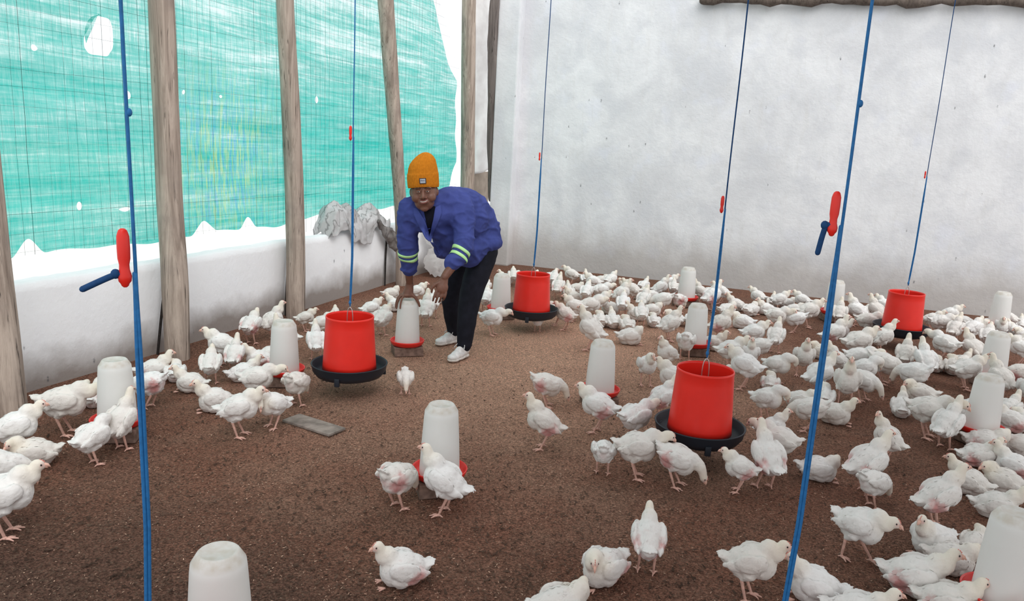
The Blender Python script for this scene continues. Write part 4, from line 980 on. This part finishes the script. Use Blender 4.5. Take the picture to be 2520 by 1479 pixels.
hash_pose = {p: i for i, p in enumerate(sorted({b[3] for b in BIRDS}))}
for i, (x, y, h, pose, s, pk, label) in enumerate(BIRDS):
    near, parts, far = proto(pose, i % 2); r = math.hypot(x, y); rnd = random.Random(i*17+3)
    o = bpy.data.objects.new('chicken', near[pk] if r < 5.6 else far[pk]); COL.objects.link(o)
    o.location = (x, y, floorz(x, y)*.5); o.rotation_euler = (0, 0, math.radians(h+rnd.uniform(-6, 6))); k = s*.88
    o.scale = (k*.98, k*rnd.uniform(.92, 1.05), k*rnd.uniform(1.05, 1.14))
    tag(o, label, 'chicken', 'white broiler chickens on the litter')
    if r < 5.6:
        for nme, me3 in parts:
            c = bpy.data.objects.new(nme, me3); COL.objects.link(c); c.parent = o

# ------------------------------------------------ person
from mathutils.bvhtree import BVHTree
JJ = {k: V(v) for k, v in J.items()}
per = empty('person', (-2.28, 5.2, 0)); PB = V(per.location)
tag(per, 'person in blue jacket and orange beanie bending over to hold a drinker', 'person')
LR = V((mR.x, mR.y, 0)).normalized(); LT = V((-mF.x, -mF.y, 0)).normalized(); UP = V((0, 0, 1))     # right, toward the viewer, up
# head frame: looks at the photographer
hz = (V((0, 0, 1.55))-JJ['head']).normalized(); hx = UP.cross(hz).normalized(); hy = hz.cross(hx)
HM = Matrix((hx, hy, hz)).transposed() @ Matrix.Rotation(math.radians(5), 3, 'Z') @ Matrix.Rotation(math.radians(-4), 3, 'Y') @ Matrix.Rotation(math.radians(4), 3, 'X')
Hd = lambda x, y, z: JJ['head'] + HM @ V((x, y, z))
def ptube(bm, names, rads, seg=14, flat=1.0, ref=None):
    p = [JJ[n] if isinstance(n, str) else V(n) for n in names]; tube(bm, smoothpath(p, 6), interp(rads, 6), seg, flat=flat, ref=ref)
bm = bmesh.new()
# torso and legs under the clothes
ptube(bm, ['hip', 'mid', 'ub', 'neck'], [.125, .125, .125, .07]); ptube(bm, ['shR', 'ub', 'shL'], [.05, .08, .05])
ptube(bm, ['neck', Hd(0, -.10, -.05), Hd(0, -.02, -.03)], [.062, .055, .06])
ptube(bm, ['hip', 'hipL', 'knL', 'anL'], [.09, .09, .06, .036]); ptube(bm, ['hip', 'hipR', 'knR', 'anR'], [.09, .085, .058, .036])
# arms
bt = V((DRINKERS['D3'][0], DRINKERS['D3'][1], BRICK-.009+.360))
wR = bt+LR*.006+UP*.125+LT*.0; wL = JJ['wrL']
ptube(bm, ['shR', 'elR', wR], [.052, .041, .0265]); ptube(bm, ['shL', 'elL', wL], [.055, .043, .028])
# right hand spread over the crown of the drinker
B = lambda x, y, z: bt + LR*x + LT*y + UP*z
def finger(pts, r): tube(bm, smoothpath(pts, 4), interp(r, 4), 10)
tube(bm, [wR, B(.004, .0, .085), B(-.002, .004, .048)], [.026, .029, .034], 14, ref=tuple(LT), flat=1.15)
ell(bm, B(-.004, .004, .036), (.046, .040, .021), Matrix((LR, LT, UP)).transposed())
for az, l, r in ((152, .94, .0100), (184, 1.0, .0112), (212, .97, .0110), (240, .82, .0098)):
    q = math.radians(az); ux, uy = math.cos(q), -math.sin(q); f = lambda d, z: B(-.004+ux*d, uy*d, z)
    finger([f(.026, .040), f(.060, .026), f(.081, -.010), f(.0895, -.022-.042*l)], [r, r*.92, r*.82, r*.64])
finger([B(.014, .010, .052), B(.050, .020, .026), B(.078, .022, -.012), B(.0885, .020, -.044)], [.0155, .0125, .0108, .0082])
# left hand hanging, half closed
kx = (LR*.92-UP*.30).normalized(); kz = V((wL-JJ['elL'])).normalized()*-.45+UP*.75; kz.normalize(); kx = (kx-kz*kx.dot(kz)).normalized(); ky = kz.cross(kx); ky = ky if ky.dot(LT) > 0 else -ky
pc = wL-kz*.062; K = lambda x, y, z: pc + kx*x + ky*y + kz*z
tube(bm, [wL, K(.0, .0, .03), K(0, .004, -.02)], [.028, .033, .036], 14, ref=tuple(kx), flat=.62)
ell(bm, K(.0, .004, -.012), (.043, .022, .046), Matrix((kx, ky, kz)).transposed())
for x0, l, cu in ((-.034, 1.0, .15), (-.012, 1.12, .45), (.011, 1.02, .85), (.033, .80, 1.25)):
    finger([K(x0, .004, -.040), K(x0*1.08-.004, .010-.006*cu, -.040-.040*l), K(x0*1.02-.008, .004-.024*cu, -.040-.066*l), K(x0*.92-.012, -.010-.044*cu, -.040-.078*l)], [.0100, .0090, .0080, .0064])
finger([K(-.028, .006, .016), K(-.056, .014, -.008), K(-.066, .012, -.036), K(-.064, .006, -.060)], [.0145, .0122, .0105, .0080])
# head
hr = HM
ell(bm, Hd(0, .035, -.030), (.088, .110, .105), hr, 22); ell(bm, Hd(0, -.015, .0), (.090, .090, .080), hr, 22); ell(bm, Hd(0, -.076, .010), (.070, .060, .064), hr, 18)
ell(bm, Hd(.001, -.116, .044), (.030, .023, .024), hr); 
for s in (-1, 1):
    ell(bm, Hd(s*.047, -.042, .044), (.038, .034, .032), hr); ell(bm, Hd(s*.031, .026, .066), (.030, .010, .014), hr)
    ell(bm, Hd(s*.090, -.010, -.026), (.012, .030, .020), hr); ell(bm, Hd(s*.0155, -.040, .087), (.0125, .0095, .0115), hr)
tube(bm, [Hd(0, .010, .074), Hd(0, -.015, .092), Hd(0, -.034, .102)], [.011, .013, .0155], 10)
ell(bm, Hd(0, -.068, .062), (.040, .024, .024), hr)
body_me = fuse(bm, .0046, 3, .5)
bb = bmesh.new(); bb.from_mesh(body_me); bpy.data.meshes.remove(body_me)
for s in (-1, 1):      # eyes
    ell(bb, Hd(s*.031, .003, .0745), (.0135, .0062, .0080), hr, 14, mi=1); ell(bb, Hd(s*.031-.001, .002, .0795), (.0060, .0058, .0040), hr, 10, mi=2)
    tube(bb, [Hd(s*.031+x, .0115-abs(x)*.35, .0815-abs(x)*.18) for x in (-.016, -.007, 0, .007, .016)], .0042, 8, mi=0)
    tube(bb, [Hd(s*.031+x, -.0058+abs(x)*.30, .0800-abs(x)*.18) for x in (-.014, -.006, 0, .006, .014)], .0036, 8, mi=0)
    tube(bb, [Hd(s*.032+x, .030-abs(x)*.25, .0835-abs(x)*.25) for x in (-.020, -.008, .004, .016)], .0022, 8, mi=2, flat=.6)
mx = (-.023, -.014, -.004, .006, .016, .026)
tube(bb, [Hd(x, -.066+x*x*9+x*.10, .0900-x*x*10) for x in mx], [.002, .0034, .0042, .0044, .0040, .002], 10, mi=1, flat=.6)       # teeth
tube(bb, [Hd(x*1.08, -.0585+x*x*9+x*.10, .0905-x*x*10) for x in mx], [.003, .0046, .0050, .0050, .0046, .003], 10, mi=3)
tube(bb, [Hd(x*1.05, -.0745+x*x*8.5+x*.10, .0900-x*x*10) for x in mx], [.003, .0050, .0062, .0062, .0050, .003], 10, mi=3)
for v in bb.verts: v.co -= PB
me = bpy.data.meshes.new('body'); bb.to_mesh(me); bb.free()
link('body', me, [M['skin'], M['white'], M['eye'], M['lip']], per)
# jacket
bm = bmesh.new()
ell(bm, JJ['hip'], (.172, .172, .150)); ell(bm, JJ['mid']+UP*.015, .170); ell(bm, JJ['ub'], .158); ell(bm, JJ['hump']+UP*.012, .135); ell(bm, JJ['belly'], .125); ell(bm, JJ['chest'], .115)
ell(bm, JJ['shR'], .078); ell(bm, JJ['shL'], .092); ptube(bm, ['shR', 'chest', 'shL'], [.07, .11, .08]); ptube(bm, ['shR', 'ub', 'shL'], [.075, .12, .09]); ptube(bm, ['ub', 'neck'], [.12, .088])
ptube(bm, ['ub', 'hump', 'hip'], [.150, .160, .178]); ell(bm, JJ['hipL']+UP*.075+LR*.005, (.140, .140, .085)); ptube(bm, ['hip', 'hemM'], [.165, .130]); ptube(bm, ['hip', 'hemB'], [.165, .125]); ptube(bm, ['mid', 'hemF'], [.14, .075]); ptube(bm, ['chest', 'belly', 'hemF'], [.10, .11, .070])
cR = wR.lerp(JJ['elR'], .34); cL = wL.lerp(JJ['elL'], .40)
ptube(bm, ['shR', 'elR', cR], [.080, .076, .060]); ptube(bm, ['shL', 'elL', cL], [.094, .080, .060])
for p, q, r in ((JJ['elR'], cR, .058), (JJ['elL'], cL, .060)):     # turned up cuffs
    d = (q-p).normalized(); tube(bm, [q-d*.045, q-d*.01], [r*1.10, r*1.10], 16, cap=False)
me = fuse(bm, .0085, 22, .5)
a = coords(me); nn = normals(me)
def wr(p):
    q = V((p[0]*5+p[2]*3.5, p[1]*5-p[2]*2, p[2]*9)); r = noise.noise(q+V((3, 1, 4)))
    r2 = noise.noise(V((p[0]*9-p[2]*6, p[1]*8+p[2]*7, p[2]*12))); return .009*max(0, 1-abs(r)*4.5)+.0055*max(0, 1-abs(r2)*5)+.005*noise.noise(V(p)*9)+.002*noise.noise(V(p)*30)-.006
setco(me, a+nn*np.array([wr(p) for p in a])[:, None])
bvh = BVHTree.FromPolygons([v.co.copy() for v in me.vertices], [tuple(p.vertices) for p in me.polygons])
a = coords(me); setco(me, a-np.array(PB)); jack = link('jacket', me, M['jacket'], per)
def patchon(name, poly, off, th, m, parent, sub=5):
    """a thin cloth piece laid on the jacket front"""
    bm = bmesh.new(); vs = [bm.verts.new(p) for p in poly]; f = bm.faces.new(vs); bmesh.ops.triangulate(bm, faces=[f]); bmesh.ops.subdivide_edges(bm, edges=bm.edges[:], cuts=sub, use_grid_fill=True)
    o0 = V((0, 0, CAM_Z))
    for v in bm.verts:
        d = (v.co-o0).normalized(); h = bvh.ray_cast(o0, d); 
        t = (h[0]-o0).length if h[0] is not None else 5.25; v.co = o0+d*(t-off)
    for _ in range(3): bmesh.ops.smooth_vert(bm, verts=bm.verts[:], factor=.5, use_axis_x=True, use_axis_y=True, use_axis_z=True)
    for v in bm.verts: v.co -= PB
    o = obj(name, bm, m, parent); s = o.modifiers.new('s', 'SOLIDIFY'); s.thickness = th; s.offset = 0; return o
patchon('undershirt', VNK, .006, .006, M['shirt'], per)
patchon('lapel', LAPR, .014, .009, M['jacket_lining'], jack); patchon('lapel', LAPL, .014, .009, M['jacket_lining'], jack)
patchon('placket', PLK, .006, .005, M['jacket'], jack)
def band(p, q, t0, t1, name):
    d = (q-p).normalized(); aa, b2 = frame(d, V((.2, .3, .9))); bm = bmesh.new(); n = 40; rings = []
    for t in (t0, (t0+t1)/2, t1):
        c = p+(q-p)*t; ring = []
        for k in range(n):
            u = aa*math.cos(2*PI*k/n)+b2*math.sin(2*PI*k/n); h = bvh.ray_cast(c, u, .14); r = (h[0]-c).length if h[0] is not None else .075
            ring.append([c, u, r])
        rr = [sum(ring[(k+j) % n][2] for j in (-1, 0, 1))/3 for k in range(n)]
        rings.append([bm.verts.new(c+u*(min(r, .105)+.0042)-PB) for (c, u, _), r in zip(ring, rr)])
    for i in range(2):
        for k in range(n): bm.faces.new((rings[i][k], rings[i][(k+1) % n], rings[i+1][(k+1) % n], rings[i+1][k]))
    o = obj(name, bm, M['hivis'], jack); s = o.modifiers.new('s', 'SOLIDIFY'); s.thickness = .002
for t0 in (.24, .42): band(JJ['elR'], cR, t0, t0+.10, 'reflective_band')
for t0 in (.22, .48): band(JJ['elL'], cL, t0, t0+.14, 'reflective_band')
# trousers
bm = bmesh.new(); ell(bm, JJ['hip']-UP*.06, (.138, .138, .120))
ptube(bm, ['hip', 'hipL', 'knL', 'anL'], [.10, .112, .088, .056]); ptube(bm, ['hip', 'hipR', 'knR', 'anR'], [.11, .115, .082, .054])
me = fuse(bm, .009, 4, .5); a = coords(me); nn = normals(me); setco(me, a+nn*np.array([.004*noise.noise(V((p[0]*10, p[1]*10, p[2]*16))) for p in a])[:, None]-np.array(PB)); link('trousers', me, M['trouser'], per)
# shoes
for (hx_, hy_), (tx, ty), an in ((FEET[0], FEET[1], 'anL'), (FEET[2], FEET[3], 'anR')):
    h = V((hx_, hy_, 0)); d = (V((tx, ty, 0))-h).normalized(); h = V((JJ[an].x, JJ[an].y, 0))-d*.045; s = V((-d.y, d.x, 0)); Q = lambda x, y, z: h+d*x+s*y+UP*z-PB
    R3 = Matrix((d, s, UP)).transposed()
    bm = bmesh.new(); ell(bm, Q(.055, 0, .055), (.062, .038, .052), R3); ell(bm, Q(.130, .002, .040), (.080, .043, .036), R3); ell(bm, Q(.185, .004, .034), (.052, .043, .028), R3)
    tube(bm, [Q(.040, 0, .06), Q(.036, 0, .115)], [.044, .050], 16); ell(bm, Q(.10, 0, .062), (.055, .034, .036), R3)
    me = fuse(bm, .006, 4, .5); a = coords(me); nn = normals(me); setco(me, a+nn*np.array([.003*noise.noise(V(p)*22) for p in a])[:, None]); sh = link('shoe', me, M['shoe'], per)
    bm = bmesh.new(); ell(bm, Q(.050, 0, .016), (.062, .041, .018), R3); ell(bm, Q(.120, .002, .016), (.085, .045, .018), R3); ell(bm, Q(.185, .004, .016), (.056, .046, .018), R3)
    me = fuse(bm, .006, 3, .5); link('sole', me, M['sole'], sh)
    bm = bmesh.new()
    for k in range(4):
        x = .085+.024*k; z = .100-.0125*k; tube(bm, smoothpath([Q(x-.006, -.028, z-.012), Q(x, 0, z+.002), Q(x+.006, .028, z-.012)], 5), .0032, 8)
    tube(bm, smoothpath([Q(.08, 0, .104), Q(.085, .03, .112), Q(.11, .045, .085)], 5), .0028, 8); tube(bm, smoothpath([Q(.08, 0, .104), Q(.085, -.03, .112), Q(.11, -.045, .085)], 5), .0028, 8)
    obj('laces', bm, M['lace'], sh)
# beanie: knitted ribs, folded brim, small patch
prof = [(.0, .101, .0), (-.004, .106, .0), (.012, .110, .0), (.055, .1105, 0), (.082, .109, .001), (.090, .1055, .002), (.12, .101, .003), (.15, .092, .006), (.175, .079, .013), (.198, .060, .018), (.214, .040, .021), (.224, .020, .022), (.227, .004, .022)]
P2 = []
for i in range(len(prof)-1):
    for k in range(4):
        t = k/4; P2.append(tuple(prof[i][j]+(prof[i+1][j]-prof[i][j])*t for j in range(3)))
P2.append(prof[-1]); bm = bmesh.new(); n = 176; rings = []
for (y, r, dx) in P2:
    ring = []
    for k in range(n):
        an = 2*PI*k/n; rib = .0016*math.cos(an*44)*min(1, r/.06); cx = math.cos(an); cz = math.sin(an); rr = r+rib
        yy = y-.010*abs(cx)**2*(y < .09)*(1-y/.09)
        ring.append(bm.verts.new(Hd(cx*rr*.985+dx*1.2-.002, .036+yy, -.026+cz*rr*1.06)-PB))
    rings.append(ring)
for i in range(len(rings)-1):
    for k in range(n): bm.faces.new((rings[i][k], rings[i][(k+1) % n], rings[i+1][(k+1) % n], rings[i+1][k]))
bm.faces.new(rings[-1]); bn = obj('beanie', bm, M['beanie'], per)
RX = HM @ Matrix.Rotation(math.radians(4), 3, 'X')
bm = bmesh.new(); box(bm, Hd(.004, .075, .0945)-PB, (.046, .038, .004), RX, .001); pt = obj('patch', bm, M['patch_edge'], bn, False)
bm = bmesh.new(); box(bm, Hd(.004, .075, .0962)-PB, (.036, .029, .004), RX, .001)
for f in bm.faces: f.material_index = 0
# the blurred lettering on the patch: short bowed strokes on one line
y0 = .078; sx = .0988
def stroke(pts): tube(bm, [Hd(.004+x, y0+y, sx)-PB for x, y in pts], .00062, 5, mi=1)
ring_ = lambda cx, cy, r: [(cx+r*math.cos(q*PI/4), cy+r*math.sin(q*PI/4)) for q in range(9)]
stroke(ring_(-.0125, .0005, .0030)); stroke([(-.0080, -.0025), (-.0080, .0045)]); stroke(ring_(-.0055, -.0008, .0016)); stroke([(-.0030, -.0025), (-.0030, .0010), (-.0012, .0010), (-.0012, -.0025)])
stroke(ring_(.0012, -.0008, .0016)); stroke([(.0040, -.0025), (.0040, .0008), (.0055, .0010)]); stroke(ring_(.0078, -.0008, .0016)); stroke([(.0105, -.0025), (.0105, .0010), (.0125, .0010), (.0125, -.0025)])
obj('patch_face', bm, [M['patch'], M['ink']], pt, False)


# ------------------------------------------------ loose litter and a worn board
def shavings(name, n, m, test, smin, smax, seed):
    rs = np.random.RandomState(seed); vs = []; fs = []; cnt = 0
    while cnt < n:
        a = rs.uniform(-1.05, .62); rr = 1.4*((9.4/1.4)**rs.rand()); x = rr*math.sin(a); y = rr*math.cos(a)
        if x < -4.1 or y > 9.55 or x > 5 or not test(x, y, rs): 
            continue
        l = rs.uniform(smin, smax); w = l*rs.uniform(.18, .5); th = rs.uniform(0, PI); t = V((math.cos(th), math.sin(th), rs.uniform(-.25, .35))); b2 = V((-math.sin(th), math.cos(th), rs.uniform(-.4, .4))); o = V((x, y, floorz(x, y)+rs.uniform(.001, .006)))
        k = len(vs)
        for q in (-t*l-b2*w, t*l*.8-b2*w*.7, t*l+b2*w*.6, -t*l*.7+b2*w): vs.append(tuple(o+q*.5+V((0, 0, .003))))
        fs.append((k, k+1, k+2, k+3)); cnt += 1
    me = bpy.data.meshes.new(name); me.from_pydata(vs, [], fs); return link(name, me, m, smooth=False)
def tan_dist(x, y): return math.hypot((x+1.9)*.5, (y-5.6)*.33)+.35*noise.noise(V((x, y, 3)))  # grows with distance from the tan spot, roughened by noise
tag(shavings('wood_shavings', 26000, M['shaving'], lambda x, y, r: r.rand() < max(.10, 1-tan_dist(x, y)*.95), .004, .011, 3), 'pale wood shavings strewn over the litter floor', 'wood shavings', kind='stuff')
tag(shavings('dark_shavings', 18000, M['shaving_dark'], lambda x, y, r: r.rand() < min(1, .15+tan_dist(x, y)*.8), .008, .024, 5), 'dark shavings clumped in the foreground litter', 'wood shavings', kind='stuff')  # darker chips, denser away from the tan spot
p, q = V((*BOARD[0], 0)), V((*BOARD[1], 0)); dd = q-p
bm = bmesh.new(); box(bm, (0, 0, .006), (dd.length, .13, .014), bev=.003)
o = obj('board', bm, plain('grey_board', (.25, .215, .19), .9, .1, .3, 14, bump=.4), smooth=False); o.location = (p+q)/2; o.rotation_euler = (0, 0, math.atan2(dd.y, dd.x))
tag(o, 'thin grey board half sunk in the litter right of the preening chicken', 'board')
